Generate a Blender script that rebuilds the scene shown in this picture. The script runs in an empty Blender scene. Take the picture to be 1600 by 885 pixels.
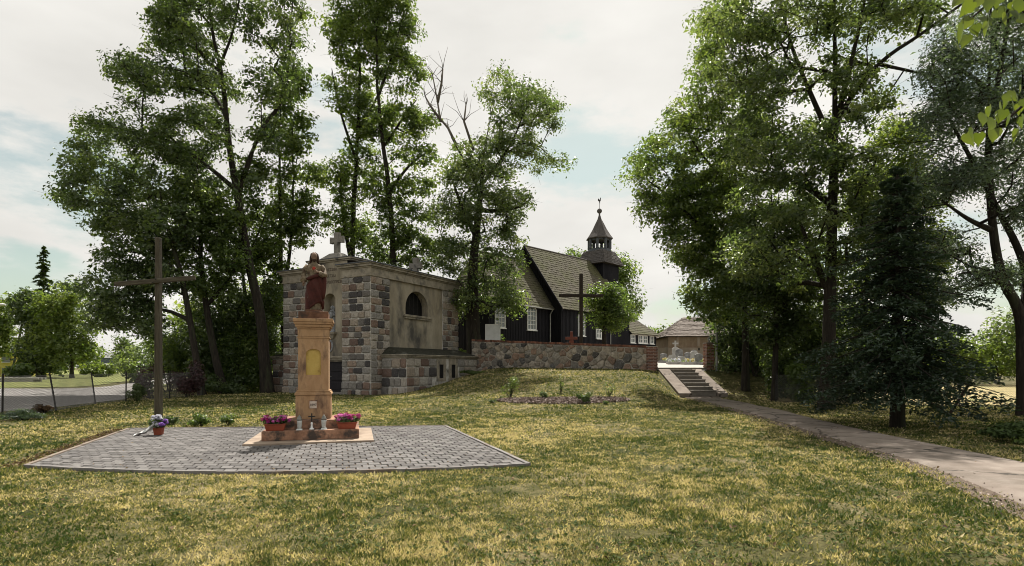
import bpy, math, random
import numpy as np
from mathutils import Vector, Matrix
R = math.radians
S = bpy.context.scene
COL = S.collection
random.seed(7)
rng = np.random.default_rng(11)

# ------------------------------------------------------------------ camera
F, HZ, EYE = 900.0, 574.0, 1.6            # focal length and horizon in photo pixels, eye height
cam = bpy.data.cameras.new('camera'); camo = bpy.data.objects.new('camera', cam); COL.objects.link(camo)
cam.sensor_width = 36.0; cam.lens = 36.0 * F / 1600.0
cam.shift_y = (HZ - 442.5) / 1600.0
cam.clip_start = 0.05; cam.clip_end = 4000
camo.location = (0, 0, EYE); camo.rotation_euler = (R(90), 0, 0)
S.camera = camo

# ------------------------------------------------------------------ world and sun
SUN_AZ, SUN_EL = R(9), R(58)             # azimuth from +Y towards +X
W = bpy.data.worlds.new('World'); S.world = W; W.use_nodes = True
nt = W.node_tree; nt.nodes.clear()
def wn(t, **k):
    n = nt.nodes.new(t)
    for a, b in k.items(): setattr(n, a, b)
    return n
wo = wn('ShaderNodeOutputWorld'); bg = wn('ShaderNodeBackground'); bg2 = wn('ShaderNodeBackground'); mx = wn('ShaderNodeMixShader')
sky = wn('ShaderNodeTexSky', sky_type='NISHITA', sun_disc=False, sun_elevation=SUN_EL, sun_rotation=SUN_AZ)
sky.air_density = 1.0; sky.dust_density = 2.0
bg.inputs['Strength'].default_value = 0.072
hs = wn('ShaderNodeMix', data_type='RGBA', blend_type='MULTIPLY'); hs.inputs[0].default_value = 1.0
hs.inputs[7].default_value = (0.95, 1.03, 0.78, 1)
nt.links.new(sky.outputs[0], hs.inputs[6]); nt.links.new(hs.outputs[2], bg.inputs[0])
geo = wn('ShaderNodeTexCoord')
mp = wn('ShaderNodeMapping'); mp.inputs['Scale'].default_value = (1.0, 1.0, 2.6); mp.inputs['Location'].default_value = (0.33, 0.1, 0.62)
nt.links.new(geo.outputs['Generated'], mp.inputs[0])
n1 = wn('ShaderNodeTexNoise'); n1.inputs['Scale'].default_value = 2.1; n1.inputs['Detail'].default_value = 7; n1.inputs['Roughness'].default_value = 0.55
nt.links.new(mp.outputs[0], n1.inputs['Vector'])
r1 = wn('ShaderNodeMapRange', interpolation_type='SMOOTHSTEP'); r1.inputs[1].default_value = 0.37; r1.inputs[2].default_value = 0.45
r1.inputs[3].default_value = 0.30; r1.inputs[4].default_value = 1.0
nt.links.new(n1.outputs[0], r1.inputs[0])
n2 = wn('ShaderNodeTexNoise'); n2.inputs['Scale'].default_value = 3.0; n2.inputs['Detail'].default_value = 6
nt.links.new(mp.outputs[0], n2.inputs['Vector'])
cr = wn('ShaderNodeValToRGB'); cr.color_ramp.elements[0].position = 0.30; cr.color_ramp.elements[1].position = 0.68
cr.color_ramp.elements[0].color = (0.440, 0.430, 0.405, 1); cr.color_ramp.elements[1].color = (0.560, 0.546, 0.515, 1)
nt.links.new(n2.outputs[0], cr.inputs[0]); nt.links.new(cr.outputs[0], bg2.inputs[0]); bg2.inputs['Strength'].default_value = 1.0
gap_sum = r1.outputs[0]
n3 = wn('ShaderNodeTexNoise'); n3.inputs['Scale'].default_value = 5.5; n3.inputs['Detail'].default_value = 7; n3.inputs['Roughness'].default_value = .6
nt.links.new(mp.outputs[0], n3.inputs['Vector'])
for az_, el_, rr_ in ((-39, 15.5, .20), (-46, 12.5, .20), (9, 19.5, .22), (15, 6, .12), (38, 31, .2), (70, 24, .3), (-80, 30, .34), (120, 18, .3), (170, 26, .36), (-130, 20, .3), (-5, 58, .3), (60, 62, .3), (-150, 55, .3)):   # gaps in the cloud all round the sky
    d_ = Vector((math.sin(R(az_))*math.cos(R(el_)), math.cos(R(az_))*math.cos(R(el_)), math.sin(R(el_))))
    sv = wn('ShaderNodeVectorMath', operation='SUBTRACT'); nt.links.new(geo.outputs['Generated'], sv.inputs[0]); sv.inputs[1].default_value = d_
    ml = wn('ShaderNodeVectorMath', operation='MULTIPLY'); nt.links.new(sv.outputs[0], ml.inputs[0]); ml.inputs[1].default_value = (1, 1, 3.0)
    le = wn('ShaderNodeVectorMath', operation='LENGTH'); nt.links.new(ml.outputs[0], le.inputs[0])
    ad = wn('ShaderNodeMath', operation='MULTIPLY_ADD'); nt.links.new(n3.outputs[0], ad.inputs[0]); ad.inputs[1].default_value = .75; nt.links.new(le.outputs['Value'], ad.inputs[2])
    mr = wn('ShaderNodeMapRange', interpolation_type='SMOOTHSTEP'); mr.inputs[1].default_value = rr_+.18; mr.inputs[2].default_value = rr_+.36; mr.inputs[3].default_value = .30 if el_ > 8 else .7; mr.inputs[4].default_value = 1.0
    nt.links.new(ad.outputs[0], mr.inputs[0])
    mi = wn('ShaderNodeMath', operation='MINIMUM'); nt.links.new(gap_sum, mi.inputs[0]); nt.links.new(mr.outputs[0], mi.inputs[1]); gap_sum = mi.outputs[0]
nt.links.new(gap_sum, mx.inputs[0]); nt.links.new(bg.outputs[0], mx.inputs[1]); nt.links.new(bg2.outputs[0], mx.inputs[2])
nt.links.new(mx.outputs[0], wo.inputs[0])
sl = bpy.data.lights.new('sun', 'SUN'); sl.energy = 5.0; sl.angle = R(0.6); sl.color = (1.0, 0.95, 0.87)
so = bpy.data.objects.new('sun', sl); COL.objects.link(so)
so.rotation_euler = (R(90) - SUN_EL, 0, math.pi - SUN_AZ)
S.view_settings.view_transform = 'Standard'; S.view_settings.look = 'None'
S.view_settings.exposure = 0.80; S.view_settings.gamma = 1.0; S.view_settings.use_curve_mapping = False
S.render.engine = 'CYCLES'
S.cycles.max_bounces = 6; S.cycles.diffuse_bounces = 3; S.cycles.transmission_bounces = 4; S.cycles.transparent_max_bounces = 6
S.cycles.filter_width = 1.0; S.cycles.use_denoising = True; S.cycles.caustics_reflective = False; S.cycles.caustics_refractive = False

# ------------------------------------------------------------------ helpers
def U(px, py, Y):
    """a point at depth Y on the line of sight of a photo pixel"""
    return np.array(((px - 800) / F * Y, Y, EYE - (py - HZ) / F * Y))
def ss(t):
    t = np.clip(t, 0, 1); return t * t * (3 - 2 * t)

def gz(x, y):
    """height of the terrain"""
    x = np.asarray(x, float); y = np.asarray(y, float)
    k = ss((x - 6) / 3)
    yw = np.clip(39.2 - (x + 2.75) * .477, 33.8, 39.0)
    y0 = 20.5 * (1 - k) + 29.5 * k; w = (yw - 20.5) * (1 - k) + 5 * k
    left = ss((x + 7.9) / 7.6)
    right = 1 - ss((x - (15 + 0.8 * np.clip(y - 34, 0, 60))) / 7)
    tt = np.clip((y - y0) / w, 0, 1); h = 1.45 * (.55 * tt + .45 * ss(tt)) * left * right
    h = h + 0.028 * np.clip(y - 34, 0, 40) * left * right
    h = h + 0.02 * np.sin(x * 0.9 + 1.3 * np.sin(y * .5)) * np.sin(y * 0.7) * ss((y - 17) / 5)
    ramp = 0.20 + (y - 30) / 4.0 * 1.26 - 0.17
    inside = (x > 8.5) & (x < 11.1) & (y > 29.3) & (y < 34.15)
    h = np.where(inside, np.minimum(h, np.clip(ramp, -0.02, 1.34)), h)
    return h
def g(x, y): return float(gz(x, y))

class MB:
    def __init__(s): s.v = []; s.f = []
    def add(s, verts, faces):
        o = len(s.v); s.v += [tuple(map(float, p)) for p in verts]; s.f += [tuple(i + o for i in f) for f in faces]; return s
    def box(s, x0, x1, y0, y1, z0, z1, M=None):
        v = [(x0,y0,z0),(x1,y0,z0),(x1,y1,z0),(x0,y1,z0),(x0,y0,z1),(x1,y0,z1),(x1,y1,z1),(x0,y1,z1)]
        if M is not None: v = [tuple(M @ Vector(p)) for p in v]
        return s.add(v, [(0,3,2,1),(4,5,6,7),(0,1,5,4),(1,2,6,5),(2,3,7,6),(3,0,4,7)])
    def frustum(s, b, t, z0, z1, M=None):
        """b, t: x0,x1,y0,y1 at bottom and at top"""
        v = [(b[0],b[2],z0),(b[1],b[2],z0),(b[1],b[3],z0),(b[0],b[3],z0),(t[0],t[2],z1),(t[1],t[2],z1),(t[1],t[3],z1),(t[0],t[3],z1)]
        if M is not None: v = [tuple(M @ Vector(p)) for p in v]
        return s.add(v, [(0,3,2,1),(4,5,6,7),(0,1,5,4),(1,2,6,5),(2,3,7,6),(3,0,4,7)])
    def prism(s, poly, axis, a0, a1):
        """poly: 2D outline; axis 'y': (x,z) extruded over y; 'x': (y,z) over x; 'z': (x,y) over z"""
        mk = {'y': lambda p, a: (p[0], a, p[1]), 'x': lambda p, a: (a, p[0], p[1]), 'z': lambda p, a: (p[0], p[1], a)}[axis]
        n = len(poly); v = [mk(p, a0) for p in poly] + [mk(p, a1) for p in poly]
        f = [tuple(range(n)), tuple(range(2*n-1, n-1, -1))] + [(i, i+n, (i+1)%n+n, (i+1)%n) for i in range(n)]
        return s.add(v, f)
    def lathe(s, prof, seg=12, c=(0,0), sx=1, sy=1, rot=0.0):
        v = []; f = []
        for r, z in prof:
            for k in range(seg):
                a = 2*math.pi*k/seg + rot; v.append((c[0] + r*sx*math.cos(a), c[1] + r*sy*math.sin(a), z))
        m = len(prof)
        for i in range(m-1):
            for k in range(seg):
                f.append((i*seg+k, i*seg+(k+1)%seg, (i+1)*seg+(k+1)%seg, (i+1)*seg+k))
        f.append(tuple(range(seg-1,-1,-1))); f.append(tuple((m-1)*seg+k for k in range(seg)))
        return s.add(v, f)
    def tube(s, pts, rad, seg=6):
        pts = [Vector(p) for p in pts]; n = len(pts)
        if not hasattr(rad, '__len__'): rad = [rad]*n
        v = []; f = []; up = Vector((0.31, 0.17, 0.93))
        for i in range(n):
            t = (pts[min(i+1,n-1)] - pts[max(i-1,0)])
            t = t.normalized() if t.length > 1e-9 else Vector((0,0,1))
            a = t.cross(up)
            if a.length < 1e-3: a = t.cross(Vector((1,0,0)))
            a.normalize(); b = t.cross(a)
            for k in range(seg):
                q = 2*math.pi*k/seg; v.append(tuple(pts[i] + (a*math.cos(q) + b*math.sin(q))*rad[i]))
        for i in range(n-1):
            for k in range(seg):
                f.append((i*seg+k, i*seg+(k+1)%seg, (i+1)*seg+(k+1)%seg, (i+1)*seg+k))
        f.append(tuple(range(seg-1,-1,-1))); f.append(tuple((n-1)*seg+k for k in range(seg)))
        return s.add(v, f)
    def ball(s, c, r, seg=8, rings=6, sc=(1,1,1), M=None):
        v = []; f = []
        for i in range(1, rings):
            p = math.pi*i/rings
            for k in range(seg):
                a = 2*math.pi*k/seg; v.append((r*sc[0]*math.sin(p)*math.cos(a), r*sc[1]*math.sin(p)*math.sin(a), r*sc[2]*math.cos(p)))
        t = len(v); v += [(0,0,r*sc[2]), (0,0,-r*sc[2])]
        for i in range(rings-2):
            for k in range(seg): f.append((i*seg+k, (i+1)*seg+k, (i+1)*seg+(k+1)%seg, i*seg+(k+1)%seg))
        for k in range(seg):
            f.append((t, k, (k+1)%seg)); f.append((t+1, (rings-2)*seg+(k+1)%seg, (rings-2)*seg+k))
        if M is not None: v = [tuple(M @ Vector(p)) for p in v]
        v = [(p[0]+c[0], p[1]+c[1], p[2]+c[2]) for p in v]
        return s.add(v, f)
    def mesh(s, name):
        m = bpy.data.meshes.new(name); m.from_pydata(s.v, [], s.f); m.update(); return m
    def build(s, name, mat, parent=None, smooth=False, bevel=0.0):
        m = s.mesh(name); return obj(name, m, mat, parent, smooth, bevel)

def obj(name, mesh, mat=None, parent=None, smooth=False, bevel=0.0):
    o = bpy.data.objects.new(name, mesh); COL.objects.link(o)
    if mat is not None and len(mesh.materials) == 0: mesh.materials.append(mat)
    if parent is not None: o.parent = parent
    if smooth: mesh.polygons.foreach_set('use_smooth', [True]*len(mesh.polygons))
    if bevel > 0:
        b = o.modifiers.new('bevel', 'BEVEL'); b.width = bevel; b.segments = 2; b.limit_method = 'ANGLE'; b.angle_limit = R(35)
    return o
def tag(o, label=None, cat=None, group=None, kind=None):
    if label: o['label'] = label
    if cat: o['category'] = cat
    if group: o['group'] = group
    if kind: o['kind'] = kind
    return o
def thing(name, label, cat, loc=(0,0,0), rz=0.0, group=None):
    o = bpy.data.objects.new(name, None); COL.objects.link(o); o.empty_display_size = .2
    o.location = tuple(map(float, loc)); o.rotation_euler = (0,0,rz)
    return tag(o, label, cat, group)
def fast_mesh(name, verts, faces, tone=None):
    """verts Nx3, faces MxK numpy arrays"""
    m = bpy.data.meshes.new(name); verts = np.ascontiguousarray(verts, np.float32); faces = np.ascontiguousarray(faces, np.int32)
    k = faces.shape[1]; m.vertices.add(len(verts)); m.vertices.foreach_set('co', verts.ravel())
    m.loops.add(faces.size); m.loops.foreach_set('vertex_index', faces.ravel())
    m.polygons.add(len(faces)); m.polygons.foreach_set('loop_start', np.arange(0, faces.size, k, dtype=np.int32))
    if tone is not None:
        a = m.attributes.new('tone', 'FLOAT', 'POINT'); a.data.foreach_set('value', np.ascontiguousarray(tone, np.float32))
    m.update(calc_edges=True); return m
def copy_tree(o, parent=None):
    c = o.copy(); COL.objects.link(c)
    if parent is not None: c.parent = parent
    for ch in list(o.children): copy_tree(ch, c)
    return c

# ------------------------------------------------------------------ materials
def base_mat(name, rough=0.85, spec=0.25):
    m = bpy.data.materials.new(name); m.use_nodes = True
    b = m.node_tree.nodes['Principled BSDF']; b.inputs['Roughness'].default_value = rough
    b.inputs['Specular IOR Level'].default_value = spec
    return m, m.node_tree, b
def ramp_node(t, stops, interp='LINEAR'):
    c = t.nodes.new('ShaderNodeValToRGB'); e = c.color_ramp; e.interpolation = interp
    while len(e.elements) < len(stops): e.elements.new(0.5)
    for q, (p, col) in zip(e.elements, stops): q.position = p; q.color = (*col, 1)
    return c
def noise_node(t, scale, detail=5, rough=0.6, vec=None, dist=0.0):
    n = t.nodes.new('ShaderNodeTexNoise'); n.inputs['Scale'].default_value = scale; n.inputs['Detail'].default_value = detail
    n.inputs['Roughness'].default_value = rough; n.inputs['Distortion'].default_value = dist
    if vec is not None: t.links.new(vec, n.inputs['Vector'])
    return n
def mixc(t, fac, a, b, blend='MIX'):
    m = t.nodes.new('ShaderNodeMix'); m.data_type = 'RGBA'; m.blend_type = blend
    for sock, val in ((m.inputs[0], fac), (m.inputs[6], a), (m.inputs[7], b)):
        if hasattr(val, 'links'): t.links.new(val, sock)
        elif isinstance(val, (int, float)): sock.default_value = val
        else: sock.default_value = (*val, 1)
    return m.outputs[2]
def bump(t, b, height, strength, dist=0.02):
    n = t.nodes.new('ShaderNodeBump'); n.inputs['Strength'].default_value = strength; n.inputs['Distance'].default_value = dist
    t.links.new(height, n.inputs['Height']); t.links.new(n.outputs[0], b.inputs['Normal'])
def noisy(name, stops, scale=4.0, rough=0.85, bscale=30.0, bstr=0.4, bdist=0.02, stain=None, stain_scale=1.2, stain_lo=.52, stain_hi=.68, stretch=None, spec=0.25, detail=6, metal=0.0):
    m, t, b = base_mat(name, rough, spec)
    b.inputs['Metallic'].default_value = metal
    tc = t.nodes.new('ShaderNodeTexCoord'); vec = tc.outputs['Object']
    if stretch:
        mp = t.nodes.new('ShaderNodeMapping'); mp.inputs['Scale'].default_value = stretch; t.links.new(vec, mp.inputs[0]); vec2 = mp.outputs[0]
    else: vec2 = vec
    n = noise_node(t, scale, detail, .62, vec2); c = ramp_node(t, stops); t.links.new(n.outputs[0], c.inputs[0]); col = c.outputs[0]
    if stain:
        s = noise_node(t, stain_scale, 8, .65, vec2 if stretch else vec); rr = ramp_node(t, [(stain_lo,(0,0,0)),(stain_hi,(1,1,1))]); t.links.new(s.outputs[0], rr.inputs[0])
        col = mixc(t, rr.outputs[0], col, stain)
    t.links.new(col, b.inputs['Base Color'])
    if bstr > 0:
        bn = noise_node(t, bscale, 5, .65, vec2); bump(t, b, bn.outputs[0], bstr, bdist)
    return m
def per_object(name, stops, rough=.85, bscale=14, bstr=.5, grain=.5, gscale=18, gcol=(.12,.11,.10), bdist=.02, island=False):
    """one colour for each piece (stones, bricks, pavers), grain on top"""
    m, t, b = base_mat(name, rough)
    oi = t.nodes.new('ShaderNodeObjectInfo'); c = ramp_node(t, stops, 'CONSTANT' if len(stops) > 4 else 'LINEAR'); geo = t.nodes.new('ShaderNodeNewGeometry'); t.links.new(geo.outputs['Random Per Island'] if island else oi.outputs['Random'], c.inputs[0])
    n = noise_node(t, gscale, 6, .7, geo.outputs['Position']); rr = ramp_node(t, [(.40,(0,0,0)),(.70,(grain,)*3)]); t.links.new(n.outputs[0], rr.inputs[0])
    col = mixc(t, rr.outputs[0], c.outputs[0], gcol)
    n3 = noise_node(t, gscale*2.3, 4, .7, geo.outputs['Position']); r3 = ramp_node(t, [(.55,(0,0,0)),(.75,(grain*.8,)*3)]); t.links.new(n3.outputs[0], r3.inputs[0])
    col = mixc(t, r3.outputs[0], col, (.48,.45,.42))
    t.links.new(col, b.inputs['Base Color'])
    bn = noise_node(t, bscale, 6, .65, geo.outputs['Position']); bump(t, b, bn.outputs[0], bstr, bdist)
    return m
def leaf_mat(name, c0, c1, c2, trans=.42, rough=.5, tint=(1.48,1.52,.62)):
    m = bpy.data.materials.new(name); m.use_nodes = True; t = m.node_tree; b = t.nodes['Principled BSDF']; out = t.nodes['Material Output']
    b.inputs['Roughness'].default_value = rough; b.inputs['Specular IOR Level'].default_value = .5 if rough < .55 else .2
    at = t.nodes.new('ShaderNodeAttribute'); at.attribute_name = 'tone'
    c = ramp_node(t, [(0.0,c0),(.5,c1),(1.0,c2)]); t.links.new(at.outputs['Fac'], c.inputs[0])
    t.links.new(c.outputs[0], b.inputs['Base Color'])
    tr = t.nodes.new('ShaderNodeBsdfTranslucent')
    t.links.new(mixc(t, 1.0, c.outputs[0], tint, 'MULTIPLY'), tr.inputs[0])
    mx = t.nodes.new('ShaderNodeMixShader'); mx.inputs[0].default_value = trans
    t.links.new(b.outputs[0], mx.inputs[1]); t.links.new(tr.outputs[0], mx.inputs[2]); t.links.new(mx.outputs[0], out.inputs[0])
    return m

M = {}
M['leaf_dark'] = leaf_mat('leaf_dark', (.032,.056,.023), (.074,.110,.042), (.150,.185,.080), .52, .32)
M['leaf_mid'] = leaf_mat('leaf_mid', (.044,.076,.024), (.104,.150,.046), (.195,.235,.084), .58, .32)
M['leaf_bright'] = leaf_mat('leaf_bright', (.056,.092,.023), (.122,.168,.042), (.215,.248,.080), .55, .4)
M['leaf_blue'] = leaf_mat('leaf_blue', (.036,.058,.044), (.080,.115,.090), (.155,.195,.155), .52, .33)
M['leaf_ash'] = leaf_mat('leaf_ash', (.042,.070,.031), (.100,.138,.060), (.190,.220,.112), .58, .30)
M['leaf_purple'] = leaf_mat('leaf_purple', (.018,.010,.012), (.045,.020,.024), (.09,.04,.04), .3)
M['needle'] = leaf_mat('needle', (.014,.028,.017), (.034,.060,.036), (.085,.120,.078), .22, .45)
M['needle_green'] = leaf_mat('needle_green', (.02,.035,.012), (.05,.08,.02), (.11,.15,.035), .15, .6)
M['lime_leaf'] = leaf_mat('lime_leaf', (.050,.080,.016), (.085,.120,.022), (.130,.165,.035), .45, .42, (1.45,1.4,.6))
M['grass'] = leaf_mat('grass', (.040,.066,.015), (.190,.188,.062), (.56,.475,.275), .42, .7, (1.3,1.25,.8))
M['clover'] = leaf_mat('clover', (.03,.05,.014), (.065,.095,.026), (.12,.15,.05), .3, .8, (1.3,1.3,.8))
M['pink'] = leaf_mat('pink_petal', (.36,.02,.13), (.52,.05,.30), (.66,.22,.50), .3, .6, (1,1,1))
M['white_petal'] = leaf_mat('white_petal', (.45,.44,.55), (.62,.62,.68), (.78,.78,.80), .3, .6, (1,1,1))
M['violet_petal'] = leaf_mat('violet_petal', (.16,.06,.33), (.28,.12,.48), (.45,.30,.60), .3, .6, (1,1,1))
M['yellow_petal'] = leaf_mat('yellow_petal', (.45,.30,.08), (.62,.50,.18), (.70,.66,.50), .3, .6, (1,1,1))
M['bark'] = noisy('bark', [(.3,(.012,.010,.008)),(.55,(.032,.026,.020)),(.8,(.070,.058,.044))], 6, .95, 16, .9, .05, stretch=(2.5,2.5,.35), stain=(.05,.055,.03), stain_scale=.9)
M['bark_dead'] = noisy('bark_dead', [(.3,(.07,.06,.05)),(.7,(.20,.17,.14))], 8, .9, 20, .6, stretch=(2,2,.4))
M['stone'] = per_object('granite_block', [(0,(.26,.245,.22)),(.13,(.34,.285,.23)),(.26,(.145,.135,.125)),(.38,(.41,.37,.32)),(.50,(.21,.14,.108)),(.60,(.31,.235,.18)),(.68,(.055,.054,.056)),(.80,(.28,.265,.245)),(.90,(.15,.098,.078)),(.95,(.43,.40,.355))], .9, 9, 1.0, .65, 11, (.07,.055,.05), .05)
M['stone_joined'] = per_object('granite_block_joined', [(0,(.26,.245,.22)),(.13,(.34,.285,.23)),(.26,(.145,.135,.125)),(.38,(.41,.37,.32)),(.50,(.21,.14,.108)),(.60,(.31,.235,.18)),(.68,(.055,.054,.056)),(.80,(.28,.265,.245)),(.90,(.15,.098,.078)),(.95,(.43,.40,.355))], .9, 9, 1.0, .65, 11, (.07,.055,.05), .05, island=True)
M['boulder'] = per_object('field_boulder', [(0,(.29,.25,.205)),(.14,(.37,.31,.245)),(.28,(.19,.175,.155)),(.40,(.42,.365,.30)),(.52,(.24,.165,.125)),(.62,(.065,.062,.06)),(.72,(.34,.31,.27)),(.84,(.30,.20,.145)),(.93,(.12,.115,.11))], .95, 5, 1.0, .7, 6, (.055,.048,.04), .08)
M['brick'] = per_object('brick', [(0,(.075,.040,.028)),(.5,(.17,.068,.042)),(1,(.27,.135,.09))], .9, 30, .4, .4, 20, (.10,.05,.04))
M['paver'] = per_object('paver', [(0,(.076,.071,.069)),(.5,(.112,.105,.101)),(1,(.155,.146,.140))], .92, 40, .4, .28, 5, (.085,.07,.058))
M['paver_joined'] = per_object('paver_joined', [(0,(.076,.071,.069)),(.5,(.112,.105,.101)),(1,(.155,.146,.140))], .92, 40, .4, .28, 5, (.085,.07,.058), island=True)
M['mortar'] = noisy('mortar', [(.3,(.42,.40,.37)),(.7,(.64,.61,.57))], 5, .95, 40, .5, stain=(.13,.125,.10), stain_scale=1.2)
M['mortar_wall'] = noisy('mortar_wall', [(.3,(.28,.26,.225)),(.7,(.52,.48,.42))], 4, .95, 30, .6, stain=(.10,.10,.07), stain_scale=.9)
M['plaster'] = noisy('weathered_plaster', [(.25,(.20,.17,.125)),(.5,(.31,.27,.205)),(.75,(.42,.375,.30))], 1.3, .95, 25, .4, stain=(.085,.080,.072), stain_scale=.85, stain_lo=.47, stain_hi=.66, stretch=(1,1,.45))
M['plaster_trim'] = noisy('plaster_trim', [(.3,(.20,.172,.132)),(.7,(.37,.33,.265))], 2.5, .95, 30, .4, stain=(.10,.095,.085), stain_scale=1.6)
M['capping'] = noisy('sheet_capping', [(.3,(.05,.055,.065)),(.7,(.12,.125,.14))], 5, .6, 20, .15)
M['greystone'] = noisy('grey_sandstone', [(.3,(.16,.15,.13)),(.7,(.32,.295,.265))], 6, .95, 30, .5, stain=(.10,.095,.085), stain_scale=3)
M['figure_grey'] = noisy('figure_grey', [(.3,(.14,.145,.15)),(.7,(.36,.365,.38))], 7, .9, 30, .4)
M['black_wood'] = noisy('tarred_boards', [(.3,(.006,.006,.009)),(.6,(.014,.013,.017)),(.85,(.032,.030,.034))], 5, .75, 30, .5, stretch=(3,3,.3), spec=.2)
M['old_wood'] = noisy('weathered_timber', [(.25,(.026,.021,.014)),(.5,(.065,.055,.038)),(.8,(.130,.116,.084))], 5, .9, 22, .7, .02, stretch=(4,4,.35))
M['old_wood_x'] = noisy('weathered_timber_beam', [(.25,(.026,.021,.014)),(.5,(.065,.055,.038)),(.8,(.130,.116,.084))], 5, .9, 22, .7, .02, stretch=(.35,4,4))
M['dark_wood'] = noisy('dark_timber', [(.3,(.014,.010,.007)),(.7,(.045,.034,.025))], 6, .85, 22, .5, stretch=(4,4,.4))
M['shingle'] = noisy('mossy_shingle', [(.25,(.045,.039,.029)),(.5,(.095,.083,.060)),(.75,(.16,.143,.105))], 7, .95, 25, .6, stain=(.078,.080,.030), stain_scale=.55, stain_lo=.42, stain_hi=.70, detail=8)
M['shingle_dark'] = noisy('tower_shingle', [(.3,(.050,.044,.042)),(.7,(.125,.112,.105))], 8, .9, 25, .5)
M['louvre'] = noisy('lantern_wood', [(.3,(.05,.055,.065)),(.7,(.11,.12,.135))], 6, .8, 25, .3)
M['white_paint'] = noisy('white_paint', [(.3,(.62,.62,.60)),(.7,(.80,.80,.78))], 6, .6, 30, .1)
M['glass'] = noisy('window_glass', [(.3,(.10,.115,.12)),(.7,(.20,.22,.225))], 2, .08, 3, .05, spec=.6)
M['zinc'] = noisy('zinc', [(.3,(.22,.22,.21)),(.7,(.36,.355,.34))], 6, .5, 20, .1, metal=.3)
M['ochre'] = noisy('ochre_render', [(.25,(.27,.158,.082)),(.5,(.385,.240,.130)),(.75,(.46,.305,.18))], 2.2, .9, 30, .35, stain=(.13,.080,.055), stain_scale=2.3, stain_lo=.50, stain_hi=.66, stretch=(1.3,1.3,.5))
M['ochre_worn'] = noisy('worn_ochre_render', [(.3,(.16,.085,.055)),(.5,(.30,.165,.105)),(.75,(.46,.27,.18))], 4, .9, 30, .5, stain=(.065,.050,.042), stain_scale=3.5, stain_lo=.47, stain_hi=.60)
M['ochre_slab'] = noisy('slab_render', [(.3,(.22,.165,.12)),(.7,(.36,.285,.22))], 2.5, .9, 25, .4, stain=(.18,.13,.10), stain_scale=1.7)
M['ochre_yellow'] = noisy('yellow_panel', [(.3,(.42,.29,.075)),(.7,(.55,.40,.13))], 4, .9, 25, .3, stain=(.28,.17,.06), stain_scale=5, stain_lo=.6)
M['statue_tunic'] = noisy('painted_tunic', [(.3,(.075,.052,.034)),(.5,(.16,.122,.08)),(.75,(.30,.25,.18))], 6, .85, 20, .5, stain=(.055,.035,.025), stain_scale=5)
M['statue_mantle'] = noisy('painted_mantle', [(.3,(.026,.008,.007)),(.55,(.070,.018,.014)),(.8,(.17,.065,.05))], 4, .8, 18, .5, stain=(.035,.012,.01), stain_scale=4)
M['statue_skin'] = noisy('painted_skin', [(.3,(.11,.066,.045)),(.7,(.26,.175,.125))], 8, .8, 20, .3)
M['statue_hair'] = noisy('painted_hair', [(.3,(.018,.011,.008)),(.7,(.055,.03,.02))], 10, .85, 30, .5)
M['statue_base'] = noisy('statue_base', [(.3,(.085,.04,.025)),(.7,(.22,.115,.07))], 6, .9, 20, .5, stain=(.04,.035,.03), stain_scale=5)
M['gold'] = noisy('faded_gold', [(.3,(.30,.19,.10)),(.7,(.46,.32,.2))], 8, .7, 20, .2)
M['heart'] = noisy('heart_red', [(.3,(.30,.03,.02)),(.7,(.42,.06,.04))], 8, .7, 20, .2)
M['plaque'] = noisy('plaque_white', [(.3,(.45,.36,.29)),(.7,(.62,.53,.45))], 10, .8, 20, .2)
M['ink'] = noisy('dark_lettering', [(.3,(.05,.035,.03)),(.7,(.09,.06,.05))], 10, .8, 20, .1)
M['terracotta'] = noisy('terracotta_plastic', [(.3,(.20,.045,.022)),(.7,(.29,.07,.036))], 5, .55, 20, .1)
M['lantern_glass'] = noisy('lantern_glass', [(.3,(.38,.40,.38)),(.7,(.60,.62,.60))], 10, .2, 10, .1, spec=.5)
M['lantern_metal'] = noisy('lantern_metal', [(.3,(.10,.10,.09)),(.7,(.25,.24,.21))], 10, .4, 10, .1, metal=.5)
M['tulle'] = leaf_mat('tulle', (.55,.55,.58), (.66,.66,.69), (.75,.75,.77), .4, .7, (1,1,1))
M['concrete'] = noisy('path_concrete', [(.25,(.135,.108,.088)),(.5,(.205,.168,.140)),(.75,(.275,.235,.20))], 1.7, .95, 60, .5, stain=(.11,.09,.072), stain_scale=.5, stain_lo=.50, stain_hi=.72, detail=9)
t = M['concrete'].node_tree; b = t.nodes['Principled BSDF']                    # cracks, joints and pale grit
tc = t.nodes.new('ShaderNodeTexCoord'); wv = noise_node(t, 1.3, 4, .6, tc.outputs['Object'])
ws = t.nodes.new('ShaderNodeVectorMath'); ws.operation = 'MULTIPLY_ADD'; t.links.new(wv.outputs['Color'], ws.inputs[0]); ws.inputs[1].default_value = (.9,.9,.9); t.links.new(tc.outputs['Object'], ws.inputs[2])
vo = t.nodes.new('ShaderNodeTexVoronoi'); vo.feature = 'DISTANCE_TO_EDGE'; vo.inputs['Scale'].default_value = .55; t.links.new(ws.outputs[0], vo.inputs['Vector'])
ck = ramp_node(t, [(.006,(1,1,1)),(.022,(0,0,0))]); t.links.new(vo.outputs['Distance'], ck.inputs[0])
gr_ = noise_node(t, 70, 3, .6, tc.outputs['Object']); gk = ramp_node(t, [(.62,(0,0,0)),(.72,(.5,.5,.5))]); t.links.new(gr_.outputs[0], gk.inputs[0])
src = b.inputs['Base Color'].links[0].from_socket
t.links.new(mixc(t, ck.outputs[0], mixc(t, gk.outputs[0], src, (.36,.33,.30)), (.05,.042,.034)), b.inputs['Base Color'])
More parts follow.
